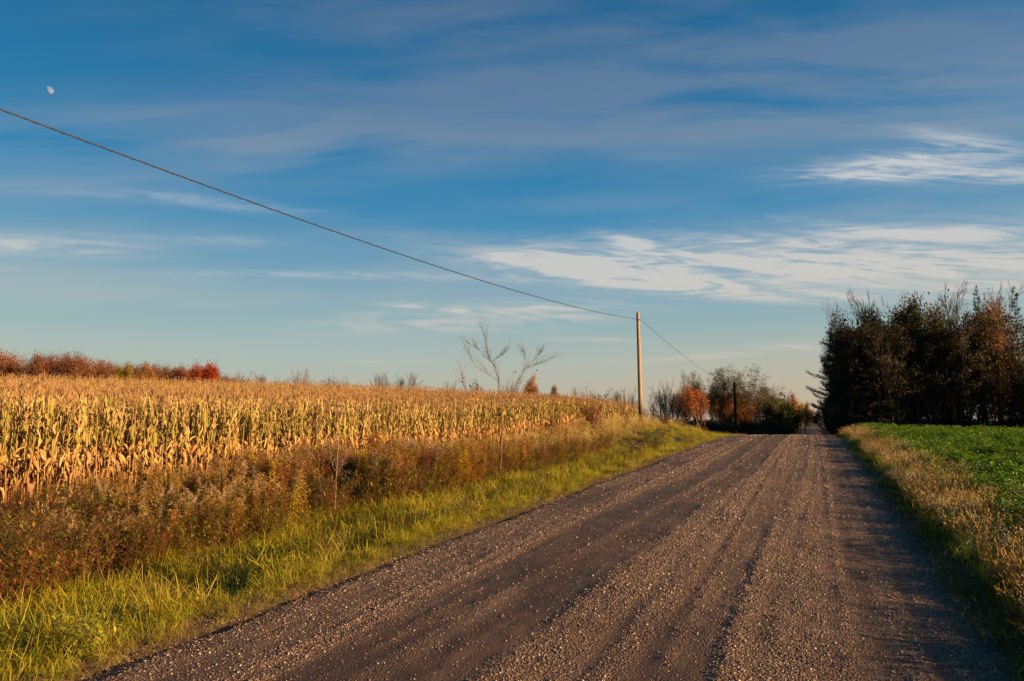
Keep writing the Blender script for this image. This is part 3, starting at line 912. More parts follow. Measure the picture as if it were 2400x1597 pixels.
def corn_leaf(kind):
    mb = MB()
    z0 = np.array([[0, 0, 0.]])
    if kind == 'up':        # still greenish, held up and out
        L, wd, dr, D = rng.uniform(.45, .70), .068, rng.uniform(.3, 1.5), (1, 0, rng.uniform(1.8, 3.6))
        k = rng.random() * .7; c0 = CGREEN * (1 - k) + TANY * k; c1 = TAN if rng.random() < .35 else c0 * 1.1
    elif kind == 'dry':     # dried, folded over half way and hanging
        L, wd, dr, D = rng.uniform(.35, .58), .058, rng.uniform(4.0, 9.0), (1, 0, rng.uniform(1.6, 4.0))
        c0, c1 = TANY * .9, TAN * rng.uniform(.85, 1.15)
    else:                   # hanging straight down the stalk
        L, wd, dr, D = rng.uniform(.30, .5), .050, rng.uniform(6, 9), (1, 0, rng.uniform(.1, .8))
        c0, c1 = TAN * .75, BROWN * rng.uniform(.7, 1.2)
    yj = rng.normal(0, .25)
    mb.ribbons(z0, (D[0], yj, D[2]), (rng.normal(0, .3), 1, rng.normal(0, .25)), L, wd, dr, 8, c0, c1, 'corn', .45, .28)
    return mb


def corn_tassel():
    mb = MB(); n = 8
    mb.tube([(0, 0, 0), (.003, 0, .2), (.0, .004, .38)], [.005, .004, .002], 4, TAN * .8, cap=False)
    for k in range(n):
        th = rng.uniform(0, 6.28); t = np.linspace(0, 1, 4)[:, None]; L = rng.uniform(.13, .24)
        p = np.array([0, 0, rng.uniform(.08, .2)]) + t * np.array([math.cos(th) * .22, math.sin(th) * .22, 1]) * L + t ** 2 * np.array([math.cos(th), math.sin(th), -.3]) * L * .2
        mb.tube(p, [.004, .006, .005, .002], 3, vary(TAN * np.array((.72, .64, .62)), 1)[0], cap=False)
    return mb


def corn_ear():
    mb = MB()   # husk hanging from the stalk, loose husk flaps
    t = np.linspace(0, 1, 6)
    r = np.array([.012, .030, .038, .035, .022, .004])
    p = np.stack([.02 + t * .10, 0 * t, .0 - t * .20 + .03 * np.sin(t * 3)], 1)
    mb.tube(p, r, 7, vary((.42, .22, .075), 1)[0])
    for k in range(4):
        th = k * 1.57 + rng.normal(0, .4)
        mb.ribbons([[.03, 0, -.02]], (.45 + .5 * math.cos(th), .5 * math.sin(th), -.9), (-math.sin(th), math.cos(th), .1), rng.uniform(.14, .24), .032, rng.uniform(-.8, .5), 4, TAN * 1.05, TAN * .9, 'leaf', .4, .2)
    return mb


LEAFM = {k: [corn_leaf(k) for _ in range(5)] for k in ('up', 'dry', 'hang')}
TASS = [corn_tassel() for _ in range(4)]
EARS = [corn_ear() for _ in range(3)]


def xform(mb, loc, rz, s=1.0, rx=0.0):
    o = MB()
    V = np.vstack(mb.V) * s; C = np.vstack(mb.C)
    cr, sr = math.cos(rx), math.sin(rx); V = V @ np.array([[1, 0, 0], [0, cr, sr], [0, -sr, cr]])
    c_, s_ = math.cos(rz), math.sin(rz); V = V @ np.array([[c_, s_, 0], [-s_, c_, 0], [0, 0, 1]])
    o.add(V + np.asarray(loc), C, np.vstack(mb.T) if mb.T else None, None)
    if mb.Q: o.Q.append(np.vstack(mb.Q))
    return o


def corn_plan(k):
    """list of (part, kind, variant, z, rz, scale)"""
    r = random.Random(k); plan = []; hh = r.uniform(1.95, 2.1); az = r.uniform(0, 6.28)
    nodes = [.40, .66, .88, 1.04, 1.22, 1.38, 1.54, 1.70, 1.84, 1.96]
    for q, z in enumerate(nodes):
        az += math.pi + r.gauss(0, .5)
        f = z / 2.0
        if f < .35: kind = 'hang'
        elif f < .46: kind = 'dry' if r.random() < .5 else 'hang'
        elif f < .82: kind = 'up' if r.random() < .72 else 'dry'
        else: kind = 'hang' if r.random() < .5 else 'dry'
        s = (1.0 if f < .8 else .78) * r.uniform(.85, 1.12)
        plan.append(('leaf', kind, r.randrange(5), z, az, s))
    plan.append(('ear', None, r.randrange(3), r.uniform(.80, 1.02), r.uniform(0, 6.28), r.uniform(1.05, 1.35)))
    if r.random() < .4: plan.append(('ear', None, r.randrange(3), r.uniform(.7, .85), r.uniform(0, 6.28), .9))
    plan.append(('tassel', None, r.randrange(4), hh - .03, r.uniform(0, 6.28), 1.0))
    return plan, hh


def stalk_mb(hh):
    mb = MB(); z = [0]; rad = [.014]
    for q in range(1, 13):
        z.append(hh * q / 12); rad.append(.0135 - .0085 * q / 12)
    p = np.stack([rng.normal(0, .006, 13), rng.normal(0, .006, 13), np.array(z)], 1); p[0, :2] = 0
    mb.tube(p, rad, 5, np.linspace(0, 1, 13)[:, None] * TANY[None] + (1 - np.linspace(0, 1, 13)[:, None]) * BROWN[None] * 1.2)
    return mb


LEAF_ME = {k: [m.mesh('leaf', M_DRY) for m in v] for k, v in LEAFM.items()}
TASS_ME = [m.mesh('tassel', M_DRY) for m in TASS]
EAR_ME = [m.mesh('ear', M_DRY) for m in EARS]
corn_roots = []; corn_join = []
for k in range(8):
    plan, hh = corn_plan(k)
    root = empty('corn_plant', (0, 0, 0))
    sk = stalk_mb(hh); sk.build('stalk', M_DRY, root)
    J = joined(sk)
    for (part, kind, v, z, rz, s) in plan:
        me = LEAF_ME[kind][v] if part == 'leaf' else (EAR_ME[v] if part == 'ear' else TASS_ME[v])
        o = bpy.data.objects.new(part, me); COL.objects.link(o); o.parent = root
        o.location = (0, 0, z); o.rotation_euler = (0, 0, rz); o.scale = (s, s, s)
        src = LEAFM[kind][v] if part == 'leaf' else (EARS[v] if part == 'ear' else TASS[v])
        J.join(xform(src, (0, 0, z), rz, s))
    corn_roots.append(root); corn_join.append(J)
CY = 4.0; npl = 0; used = set()
CORN_CUT = [110, 260, 420, 600, 760, 900, 1040, 1150, 1250, 1340, 1440, 1520]
CORN_WHERE = ['at the left border of the row', 'above the dark withered weeds at left', 'above the first goldenrod from the left', 'below the scarlet tree', 'left of the pale upright stem',
              'right of the pale upright stem', 'left of the thin leafy sapling', 'behind the forked sapling', 'just right of the forked sapling', 'left of the rust red bushes', 'behind the rust red bushes',
              'left of the nearest utility pole', 'far end of the row, past the pole']
CORN_LOOK = []
for k in range(8):
    pl_ = corn_plan(k)[0]; ne = sum(q[0] == 'ear' for q in pl_); nu = sum(q[1] == 'up' for q in pl_)
    CORN_LOOK.append('front-row %s corn plant with %s,' % ('olive-leaved' if nu >= 4 else ('partly green' if nu >= 2 else 'dry tan'), 'two ears' if ne > 1 else 'one ear'))
CORN_GROUP = 'corn plants in the first row beside the road'
while npl < 300 and CY < 76:
    CY += rng.uniform(.17, .34) * (1.0 if CY < 45 else 1.35)
    k = int(rng.integers(0, 8))
    x = CORN_X + rng.normal(0, .05)
    o = corn_roots[k] if k not in used else copy_tree(corn_roots[k])
    used.add(k)
    s_ = rng.uniform(1.0, 1.32)
    o.location = (x, CY, float(H(x, CY)) - .02); o.rotation_euler = (rng.normal(0, .08), rng.normal(0, .08), rng.uniform(0, 6.28)); o.scale = (s_, s_, s_)
    pr = RGT @ (np.array([x, CY, 1.2]) - EYE) / (FWD @ (np.array([x, CY, 1.2]) - EYE)) * F + 1200
    where = CORN_WHERE[int(np.searchsorted(CORN_CUT, pr))]
    tag(o, CORN_LOOK[k] + ' ' + where, 'corn plant', CORN_GROUP)
    npl += 1
LASTY = CY
Xs, Ys = [], []
row = 1
while True:
    u = row * .72
    if u > 66: break
    sp_ = .22 if row < 10 else (.30 if row < 30 else .42)
    y = np.arange(2, 77, sp_); y = y + rng.normal(0, .05, len(y)); x = CORN_X - u + rng.normal(0, .06, len(y))
    kk = in_view(x, y, 3) & (y > .45 * -x - 4)
    Xs.append(x[kk]); Ys.append(y[kk]); row += 1
y = np.arange(LASTY + .2, 78, .25); Xs.append(np.full(len(y), CORN_X)); Ys.append(y)
X = np.concatenate(Xs); Y = np.concatenate(Ys)
P = np.stack([X, Y, H(X, Y) - .02], 1); n = len(X)
scatter('corn_field', [j.build('kind', M_DRY, link=False) for j in corn_join], P,
        np.stack([rng.normal(0, .05, n), rng.normal(0, .05, n), rng.uniform(0, 6.28, n)], 1), rng.uniform(.98, 1.32, n), rng.integers(0, 8, n),
        'field of ripe dry corn rising to the left behind its first row', 'corn')


# ------------------------------------------------------------------ trees
def grow(segs, tips, p, d, L, r, lev, cfg):
    nseg = cfg.get('nseg', 4) if lev < 2 else 3
    pos = p.copy(); dd = d.copy(); step = L / nseg
    pts = [(pos.copy(), dd.copy(), r)]
    for k in range(nseg):
        dd = nrm(dd + rng.normal(0, cfg['wob'], 3) + np.array([0, 0, cfg['up']]) * (1 if lev > 0 else .3))
        q = pos + dd * step; r2 = r * (1 - .62 * (k + 1) / nseg)
        segs.append((pos, q, max(r * (1 - .62 * k / nseg), cfg['rmin']), max(r2, cfg['rmin']), lev))
        pos = q; pts.append((pos.copy(), dd.copy(), r2))
    if lev >= cfg['levels']:
        tips.append((pos, dd)); tips.append((pts[-2][0], dd)); return
    n = cfg['n'][lev]
    for k in range(n):
        u = cfg['start'][lev] + (1 - cfg['start'][lev]) * (k + rng.random() * .8) / n
        f = min(u, .999) * nseg; i = int(f); a = pts[i]; b = pts[min(i + 1, nseg)]
        w = f - i; bp = a[0] * (1 - w) + b[0] * w; bd = a[1]; br = a[2] * (1 - w) + b[2] * w
        th = rng.uniform(0, 6.28) if lev else k * 2.4 + rng.normal(0, .4)
        ax = nrm(np.cross(bd, [.3, .2, 1] if abs(bd[2]) < .9 else [1, 0, 0])); ay = np.cross(bd, ax)
        an = R(cfg['ang'][lev]) * rng.uniform(.75, 1.25)
        nd = nrm(bd * math.cos(an) + (ax * math.cos(th) + ay * math.sin(th)) * math.sin(an))
        ln = L * cfg['len'][lev] * rng.uniform(.7, 1.2) * (1.1 - cfg.get('cone', .55) * (u - cfg['start'][lev]))
        grow(segs, tips, bp, nd, ln, br * cfg.get('rr', .6), lev + 1, cfg)
    tips.append((pos, dd))


def tree_mb(cfg, bark=(.075, .055, .045), leaf=None):
    """unit-height tree: returns trunk, branches, crown"""
    segs, tips = [], []
    grow(segs, tips, np.zeros(3), nrm(np.array([rng.normal(0, .04), rng.normal(0, .04), 1.])), cfg['trunk'], cfg['r'], 0, cfg)
    A = np.array([s_[0] for s_ in segs]); B = np.array([s_[1] for s_ in segs]); ra = np.array([s_[2] for s_ in segs]); rb = np.array([s_[3] for s_ in segs]); lv = np.array([s_[4] for s_ in segs])
    tr, br, cr = MB(), MB(), MB()
    k = lv == 0
    tr.segs(A[k], B[k] + (B[k] - A[k]) * .04, ra[k], rb[k], 7, vary(bark, k.sum(), .08))
    k = lv == 1
    br.segs(A[k], B[k] + (B[k] - A[k]) * .03, ra[k], rb[k], 4, vary(bark, k.sum(), .1))
    k = lv > 1
    br.segs(A[k], B[k], ra[k], rb[k], 3, vary(cfg.get('twig', bark), k.sum(), .15))
    if leaf:
        T = np.array([t[0] for t in tips]); n = leaf['n']
        if leaf.get('skip'): T = T[rng.random(len(T)) > leaf['skip']]
        tone = rng.normal(0, .28, len(T))
        q = rng.integers(0, len(T), n)
        P = T[q] + rng.normal(0, leaf['sp'], (n, 3)) * np.array([1, 1, leaf.get('flat', .8)])
        c = np.array(leaf['cols']); ci = (np.clip(rng.random(len(T)), 0, .999) * len(c)).astype(int)
        C = np.clip(c[ci[q]] * (1 + tone[q])[:, None] * (1 + rng.normal(0, .18, (n, 1))), .004, 1)
        cr.flakes(P, leaf['s'] * rng.uniform(.6, 1.3, n), C, leaf.get('lie', .4), leaf.get('asp', .65))
    V = np.vstack([m for mb in (tr, br, cr) for m in mb.V]); top = V[:, 2].max(); wid = np.percentile(np.hypot(V[:, 0], V[:, 1]), 97)
    for mb in (tr, br, cr): mb.V = [v / top for v in mb.V]
    return tr, br, (cr if leaf else None), wid / top


def conifer_mb(n_w=26, bark=(.05, .035, .025), needle=((.012, .022, .010), (.02, .03, .012)), start=.12, spread_=.24, droop=-.1, gap=.0, dens=1.0):
    tr, br, cr = MB(), MB(), MB()
    z = np.linspace(0, 1, 9); tr.tube(np.stack([.004 * np.sin(z * 5), .004 * np.cos(z * 4), z], 1), np.linspace(.013, .001, 9), 6, bark)
    for w in range(n_w):
        f = w / (n_w - 1); zz = start + (1 - start) * f * .985
        L = spread_ * ((1 - f) ** .75 + .04) * rng.uniform(.7, 1.15) * (.75 if f < .08 else 1)
        for k in range(int(4 + 2 * (1 - f))):
            if rng.random() < gap: continue
            th = rng.uniform(0, 6.28); l = L * rng.uniform(.65, 1.15)
            t = np.linspace(0, 1, 5)[:, None]
            d = np.array([math.cos(th), math.sin(th), 0])
            p = np.array([0, 0, zz]) + d * l * t + np.array([0, 0, 1]) * l * (droop * t + .22 * t ** 2.2)
            br.tube(p, [.0028, .0022, .0016, .001, .0006], 3, bark, cap=False)
            m = int(150 * dens * l / .24) + 8
            u = rng.uniform(.15, 1, m) ** .8
            c0 = np.stack([np.interp(u, t[:, 0], p[:, q]) for q in range(3)], 1)
            sdv = np.cross(d, [0, 0, 1.])
            off = rng.normal(0, .28, m) * (1.08 - u) * l + rng.normal(0, .004, m)
            P0 = c0 + sdv * off[:, None] + np.array([0, 0, 1]) * (rng.normal(0, .006, m) + np.abs(off) * .1)[:, None]
            D = nrm(d[None] * rng.uniform(.5, 1.4, (m, 1)) + sdv[None] * np.sign(off)[:, None] * rng.uniform(.2, 1, (m, 1)) + np.array([0, 0, .35]) * rng.uniform(.2, 1.5, (m, 1)))
            kk = rng.random((m, 1)); c = np.array(needle[0]) * (1 - kk) + np.array(needle[1]) * kk
            cr.ribbons(P0, D, nrm(np.cross(D, rng.normal(size=(m, 3)))), rng.uniform(.012, .024, m), .0055, .2, 1, c, c, 'leaf')
    return tr, br, cr, spread_


def shrub_mb(n_st=9, cols=((.03, .05, .012),), n_leaf=2200, s=.030, bark=(.06, .045, .035), sp=.05, wid=.42):
    tr, cr = MB(), MB(); tips = []
    for k in range(n_st):
        th = rng.uniform(0, 6.28); t = np.linspace(0, 1, 5)[:, None]; l = rng.uniform(.6, .95)
        o = rng.uniform(.15, 1) * wid
        p = np.array([math.cos(th), math.sin(th), 0]) * o * t ** 1.3 + np.array([0, 0, l]) * t
        tr.tube(p, np.linspace(.012, .004, 5), 4, vary(bark, 1)[0], cap=False)
        for q in range(14):
            u = rng.uniform(.3, 1); b = np.array([np.interp(u, t[:, 0], p[:, w]) for w in range(3)])
            e = b + nrm(rng.normal(size=3) + np.array([0, 0, .7])) * rng.uniform(.08, .24)
            tr.segs([b], [e], .0035, .001, 3, vary(bark, 1)); tips += [e, (b + e) / 2]
    T = np.array(tips)
    if n_leaf:
        q = rng.integers(0, len(T), n_leaf); c = np.array(cols); ci = rng.integers(0, len(c), len(T)); tone = rng.normal(0, .25, len(T))
        cr.flakes(T[q] + rng.normal(0, sp, (n_leaf, 3)), s * rng.uniform(.6, 1.3, n_leaf), np.clip(c[ci[q]] * (1 + tone[q])[:, None] * (1 + rng.normal(0, .15, (n_leaf, 1))), .004, 1), .3)
    V = np.vstack(tr.V + cr.V); top = V[:, 2].max()
    for mb in (tr, cr): mb.V = [v / top for v in mb.V]
    return tr, None, (cr if n_leaf else None), wid / top


DECID = dict(trunk=.62, r=.016, rmin=.0009, wob=.12, up=.10, levels=3, n=[11, 7, 5], start=[.28, .25, .3], ang=[42, 38, 36], len=[.62, .55, .5], nseg=6, rr=.6)
BARE = dict(DECID, levels=3, n=[13, 8, 5], ang=[34, 32, 34], up=.14, rmin=.0013, wob=.10)
BROAD = dict(DECID, trunk=.35, n=[9, 8, 7], ang=[52, 38, 34], len=[1.25, .5, .5], start=[.15, .2, .25], up=.16, rmin=.0014, r=.02)
TALL = dict(BARE, trunk=.85, start=[.42, .25, .3], n=[15, 7, 5], len=[.36, .5, .5], ang=[38, 36, 36], rmin=.0013)
UMB = dict(DECID, trunk=.86, start=[.55, .35, .3], n=[11, 7, 5], len=[.40, .55, .5], ang=[58, 45, 40], up=.03, wob=.16, cone=.1, r=.013, rmin=.0009)
KIND = {}


def kind(name, res, bmat=M_BARK, lmat=M_LEAF):
    tr, br, cr, w = res
    root = bpy.data.objects.new(name, None)
    parts = [('trunk', tr.mesh('trunk', bmat))]
    if br is not None and br.n: parts.append(('branches', br.mesh('branches', bmat)))
    if cr is not None and cr.n: parts.append(('crown', cr.mesh('crown', lmat)))
    KIND[name] = (parts, w)


GB = (.10, .078, .06)
for q in range(3): kind('bare%d' % q, tree_mb(BARE, GB))
for q in range(2): kind('darkbare%d' % q, tree_mb(TALL, (.10, .078, .062)))
for q in range(2): kind('tallbare%d' % q, tree_mb(TALL, (.12, .095, .075)))
for q in range(2): kind('broad%d' % q, tree_mb(BROAD, (.13, .09, .065)))
kind('rusttwig', tree_mb(BROAD, (.15, .075, .045), dict(n=7000, sp=.045, s=.008, cols=((.18, .070, .03), (.15, .06, .03), (.22, .09, .04)), skip=.2)))
kind('rusttwig2', tree_mb(BARE, (.15, .075, .045), dict(n=6000, sp=.04, s=.008, cols=((.17, .075, .035), (.22, .10, .04)), skip=.2)))
OR = ((.36, .115, .012), (.30, .10, .012), (.42, .17, .02))
kind('orange', tree_mb(BROAD, (.07, .05, .04), dict(n=11000, sp=.05, s=.012, cols=OR)))
kind('maple', tree_mb(BROAD, (.07, .05, .04), dict(n=11000, sp=.05, s=.010, cols=((.27, .065, .008), (.22, .045, .008), (.32, .095, .01)))))
kind('orangethin', tree_mb(dict(BROAD, up=.18), (.10, .07, .05), dict(n=4500, sp=.035, s=.009, cols=((.26, .07, .012), (.22, .06, .012), (.32, .12, .02)), skip=.3)))
kind('red', tree_mb(BROAD, (.07, .04, .03), dict(n=10000, sp=.045, s=.012, cols=((.26, .042, .010), (.21, .035, .010), (.30, .07, .012)))))
kind('yellow', tree_mb(DECID, (.08, .06, .04), dict(n=8000, sp=.045, s=.011, cols=((.34, .24, .02), (.34, .21, .02), (.30, .22, .03)))))
kind('gold', tree_mb(dict(DECID, n=[14, 7, 5], len=[.4, .5, .5]), (.08, .06, .04), dict(n=7000, sp=.04, s=.010, cols=((.36, .16, .04), (.30, .12, .035)))))
kind('umb', tree_mb(UMB, (.06, .045, .035), dict(n=6500, skip=.1, sp=.032, s=.009, flat=.25, lie=1.2, cols=((.09, .075, .025), (.12, .085, .03)))))
kind('umb2', tree_mb(UMB, (.06, .045, .035), dict(n=5500, skip=.15, sp=.032, s=.009, flat=.25, lie=1.2, cols=((.10, .075, .03), (.13, .09, .035)))))
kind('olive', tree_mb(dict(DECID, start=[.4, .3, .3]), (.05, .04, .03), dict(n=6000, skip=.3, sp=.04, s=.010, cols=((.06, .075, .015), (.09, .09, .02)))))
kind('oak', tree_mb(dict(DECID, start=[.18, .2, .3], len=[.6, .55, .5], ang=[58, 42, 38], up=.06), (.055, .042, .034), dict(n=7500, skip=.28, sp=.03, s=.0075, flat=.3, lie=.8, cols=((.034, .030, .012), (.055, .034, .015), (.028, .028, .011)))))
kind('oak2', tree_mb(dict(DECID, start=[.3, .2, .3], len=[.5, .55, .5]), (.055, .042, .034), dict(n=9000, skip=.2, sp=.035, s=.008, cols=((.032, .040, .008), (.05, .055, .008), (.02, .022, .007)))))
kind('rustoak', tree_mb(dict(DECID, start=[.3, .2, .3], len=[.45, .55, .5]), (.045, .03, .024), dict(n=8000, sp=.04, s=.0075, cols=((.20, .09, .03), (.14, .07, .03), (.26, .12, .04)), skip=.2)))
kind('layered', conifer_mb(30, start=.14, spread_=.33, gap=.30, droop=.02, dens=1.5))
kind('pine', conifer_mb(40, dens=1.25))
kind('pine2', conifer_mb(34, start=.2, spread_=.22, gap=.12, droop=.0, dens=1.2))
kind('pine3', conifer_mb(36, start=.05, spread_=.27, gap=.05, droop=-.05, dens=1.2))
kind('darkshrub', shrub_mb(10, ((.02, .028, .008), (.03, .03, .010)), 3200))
kind('greenshrub', shrub_mb(10, ((.055, .075, .012), (.08, .09, .015)), 3600))
kind('brownshrub', shrub_mb(12, ((.10, .055, .025), (.07, .045, .02)), 1500, .022))
kind('rustshrub', shrub_mb(14, ((.24, .075, .025), (.17, .05, .02)), 1300, .018, (.13, .06, .035), .05, .5))
kind('vase', shrub_mb(34, (), 0, 0, (.13, .10, .08), .05, .62))
kind('twigshrub', shrub_mb(14, (), 0, 0, (.14, .085, .055), .05, .5))


def tree(kd, loc, h, wid, name, label, cat='tree', group=None, rz=None, lean=0.0, mn=.5):
    parts, w = KIND[kd]
    o = empty(name, loc, rng.uniform(0, 6.28) if rz is None else rz)
    s = h
    sxy = (wid / w) if wid else h
    sxy = min(max(sxy, h * (.3 if name == 'wood_tree' else mn)), h * 1.7)
    o.scale = (sxy, sxy, s); o.rotation_euler[0] = lean
    for pn, me in parts:
        c = bpy.data.objects.new(pn, me); COL.objects.link(c); c.parent = o
    return tag(o, label, cat, group)


def tree_px(kd, px, ytop, d, wpx, name, label, cat='tree', group=None, **k):
    b = pw(px, 985, d); z = float(H(b[0], b[1])) - .05
    top = pw(px, ytop, d)[2]
    return tree(kd, (b[0], b[1], z), (top - z) * 1.05 + .15, wpx * d / F if wpx else None, name, label, cat, group, **k)


# far line beyond the corn
FG = 'trees beyond the top of the corn field'
tree_px('maple', 22, 818, 130, 48, 'maple_tree', 'bright orange maple at the far left end of the tree line above the corn', group=FG)
for i, (px, yt, w) in enumerate([(-30, 822, 45), (82, 822, 32), (118, 826, 30), (150, 824, 32), (185, 832, 30), (222, 846, 26), (258, 850, 24), (300, 853, 24), (330, 846, 24), (375, 852, 24), (412, 856, 24), (440, 862, 18), (515, 872, 22)]):
    for j in range(3):
        tree_px(['rusttwig', 'rusttwig2', 'rusttwig'][(i + j) % 3], px + (j * 12), yt + (j * 4) + rng.uniform(-5, 3), 130 + 7 * j + rng.uniform(-4, 4), w * 1.3, 'autumn_tree',
                'rust brown twiggy tree in the tree line left of the scarlet tree', group=FG)
tree_px('yellow', 278, 849, 124, 20, 'yellow_tree', 'small yellow leaved tree in the rust tree line above the corn', group=FG)
tree_px('gold', 350, 852, 124, 22, 'golden_tree', 'orange gold tree between the yellow tree and the red bush', group=FG)
tree_px('red', 474, 846, 122, 36, 'red_tree', 'rounded scarlet tree standing above the corn at left', group=FG)
tree_px('red', 452, 862, 120, 20, 'red_tree', 'low dull red bush at the left foot of the scarlet tree', group=FG)
for (px, yt, w, kd, lab) in [(560, 866, 26, 'vase', 'low bare twiggy tree just right of the scarlet tree'),
                             (608, 872, 20, 'bare0', 'narrow bare tree between the scarlet tree and the large round bare tree'),
                             (707, 860, 34, 'vase', 'large round bare tree, widest of those above the corn'),
                             (655, 880, 20, 'vase', 'small bare bush left of the large round bare tree'),
                             (770, 884, 18, 'brownshrub', 'low brown bush right of the large round bare tree'),
                             (798, 876, 22, 'vase', 'bare tree in the gap right of the large round bare tree'),
                             (885, 876, 18, 'bare1', 'left one of four bare trees grouped above the corn left of the sapling'),
                             (912, 873, 16, 'bare2', 'second of four bare trees grouped above the corn left of the sapling'),
                             (938, 877, 14, 'bare0', 'third of four bare trees grouped above the corn left of the sapling'),
                             (966, 873, 20, 'bare1', 'right one of four bare trees grouped above the corn left of the sapling'),
                             (1050, 888, 24, 'vase', 'low bare tree just left of the sapling crown'),
                             (1120, 892, 18, 'brownshrub', 'small dark bush behind the sapling'),
                             (1196, 878, 28, 'vase', 'round bare tree behind the right limb of the sapling'),
                             (1234, 877, 13, 'gold', 'slender orange tree right of the sapling above the corn'),
                             (1268, 900, 14, 'bare2', 'tiny bare tree right of the slender orange tree'),
                             (1302, 901, 17, 'rustoak', 'small round brown leaved tree above the corn, left of the utility pole'),
                             (1353, 901, 20, 'vase', 'small bare round tree above the corn left of the utility pole'),
                             (1405, 918, 14, 'greenshrub', 'tiny dark green bush on the corn skyline left of the utility pole'),
                             (1445, 908, 18, 'bare0', 'bare tree left of the nearest utility pole'),
                             (1468, 904, 22, 'vase', 'bare spreading tree just left of the nearest utility pole'),
                             (1390, 916, 18, 'bare1', 'faint low bare tree between round bare tree and utility pole')]:
    tree_px(kd, px, yt, 106, w * 1.1, 'bare_tree' if kd[:4] in ('bare', 'broa', 'vase') else 'small_tree', lab, group=FG)

# clump beyond the crest, left of the road
MG = 'trees beyond the crest left of the road'
for (kd, px, yt, d, w, nm, lab) in [
    ('bare0', 1553, 905, 106, 32, 'bare_tree', 'low bare tree just right of the nearest utility pole'),
    ('broad0', 1568, 893, 104, 34, 'bare_tree', 'forked bare tree right of the nearest utility pole'),
    ('tallbare0', 1592, 872, 106, 32, 'bare_tree', 'tall slim bare tree left of the dark green crowned tree'),
    ('olive', 1634, 868, 112, 30, 'green_tree', 'tall tree with dark green leaves behind the orange tree'),
    ('orangethin', 1640, 902, 75, 30, 'orange_tree', 'orange leaved small tree at the end of the grassy verge'),
    ('tallbare1', 1668, 895, 116, 28, 'bare_tree', 'bare tree between the orange tree and the flat topped trees'),
    ('umb', 1710, 858, 112, 36, 'flat_topped_tree', 'tallest flat topped tree beside the second utility pole'),
    ('umb2', 1745, 870, 116, 32, 'flat_topped_tree', 'middle flat topped tree right of the second utility pole'),
    ('umb2', 1783, 862, 112, 38, 'flat_topped_tree', 'right flat topped tree with two layered crowns'),
    ('umb', 1684, 886, 110, 26, 'flat_topped_tree', 'thin flat topped tree left of the second utility pole'),
    ('umb', 1808, 903, 118, 28, 'flat_topped_tree', 'low thin crowned tree right of the flat topped trees'),
    ('tallbare0', 1650, 900, 124, 26, 'bare_tree', 'bare tree rising behind the orange tree on the verge'),
    ('bare1', 1727, 893, 128, 26, 'bare_tree', 'twiggy tree between the tallest and the middle flat topped tree'),
    ('bare2', 1765, 898, 128, 24, 'bare_tree', 'twiggy tree between the middle and right flat topped trees'),
    ('bare0', 1690, 910, 128, 24, 'bare_tree', 'low twiggy tree left of the second utility pole'),
    ('tallbare1', 1795, 905, 126, 24, 'bare_tree', 'slim twiggy tree right of the two layered crown'),
    ('orange', 1702, 916, 122, 24, 'orange_tree', 'glowing orange tree behind the second utility pole'),
    ('orange', 1748, 920, 126, 20, 'orange_tree', 'orange tree right of the second utility pole'),
    ('orangethin', 1732, 940, 118, 18, 'orange_tree', 'low orange tree among the flat topped trunks'),
    ('greenshrub', 1818, 928, 120, 34, 'green_tree', 'dark green bushy tree left of the far road'),
    ('greenshrub', 1852, 948, 128, 30, 'green_tree', 'rounded dark green bush nearest the far road'),
    ('gold', 1846, 922, 170, 14, 'yellow_tree', 'pale gold tree rising behind the green bushes'),
    ('gold', 1866, 934, 175, 11, 'yellow_tree', 'second gold tree behind the green bushes'),
    ('yellow', 1878, 944, 180, 11, 'yellow_tree', 'bright yellow tree nearest the far road'),
    ('rustoak', 1888, 950, 190, 18, 'brown_tree', 'brown tree left of the far end of the road'),
    ('rustoak', 1884, 940, 150, 18, 'brown_tree', 'brown leaved tree just right of the yellow trees'),
    ('greenshrub', 1836, 925, 124, 36, 'green_tree', 'broad dark green tree between the flat topped trees and the yellow ones'),
    ('rusttwig', 1893, 958, 230, 14, 'brown_tree', 'rust tree hanging over the far end of the road'),
]:
    tree_px(kd, px, yt, d, w, nm, lab, group=MG)
for i in range(18):
    px = 1572 + i * 15 + rng.uniform(-5, 5)
    tree_px(['bare0', 'rusttwig2', 'bare2', 'rusttwig', 'bare1'][i % 5], px, rng.uniform(900, 928) + max(0, px - 1790) * .35, rng.uniform(128, 146), 26, 'background_tree', 'brown twiggy tree in the backdrop behind the flat topped trees', group='backdrop trees beyond the crest')
for i in range(36):
    px = 1570 + i * 9.3 + rng.uniform(-5, 5); d = rng.uniform(103, 124) + max(0, px - 1860) * 2.2
    kd = ['darkshrub', 'brownshrub', 'darkshrub', 'greenshrub'][i % 4]
    b = pw(px, 985, d)
    if b[0] > -6: b[0] = -6 - rng.uniform(0, 2)
    z = float(H(b[0], b[1]))
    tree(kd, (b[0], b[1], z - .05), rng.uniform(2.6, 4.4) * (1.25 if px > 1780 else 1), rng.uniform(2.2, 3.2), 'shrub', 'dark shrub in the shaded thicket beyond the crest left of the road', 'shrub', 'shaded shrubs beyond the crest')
for i in range(56):      # both sides of the far road
    yy = 128 + i * 5.6; sx_ = -1 if i % 2 else 1
    if sx_ > 0 and yy > 285: continue
    x = -1.5 + sx_ * rng.uniform(4.3, 6.5)
    tree(['oak2', 'rustoak', 'darkshrub', 'rusttwig'][i % 4], (x, yy, float(H(x, yy)) - .05), rng.uniform(5, 8) + (2 if sx_ > 0 else 0), rng.uniform(1.6, 2.2), 'roadside_tree', 'distant tree lining the far shaded stretch of road', 'tree', 'trees lining the far road')

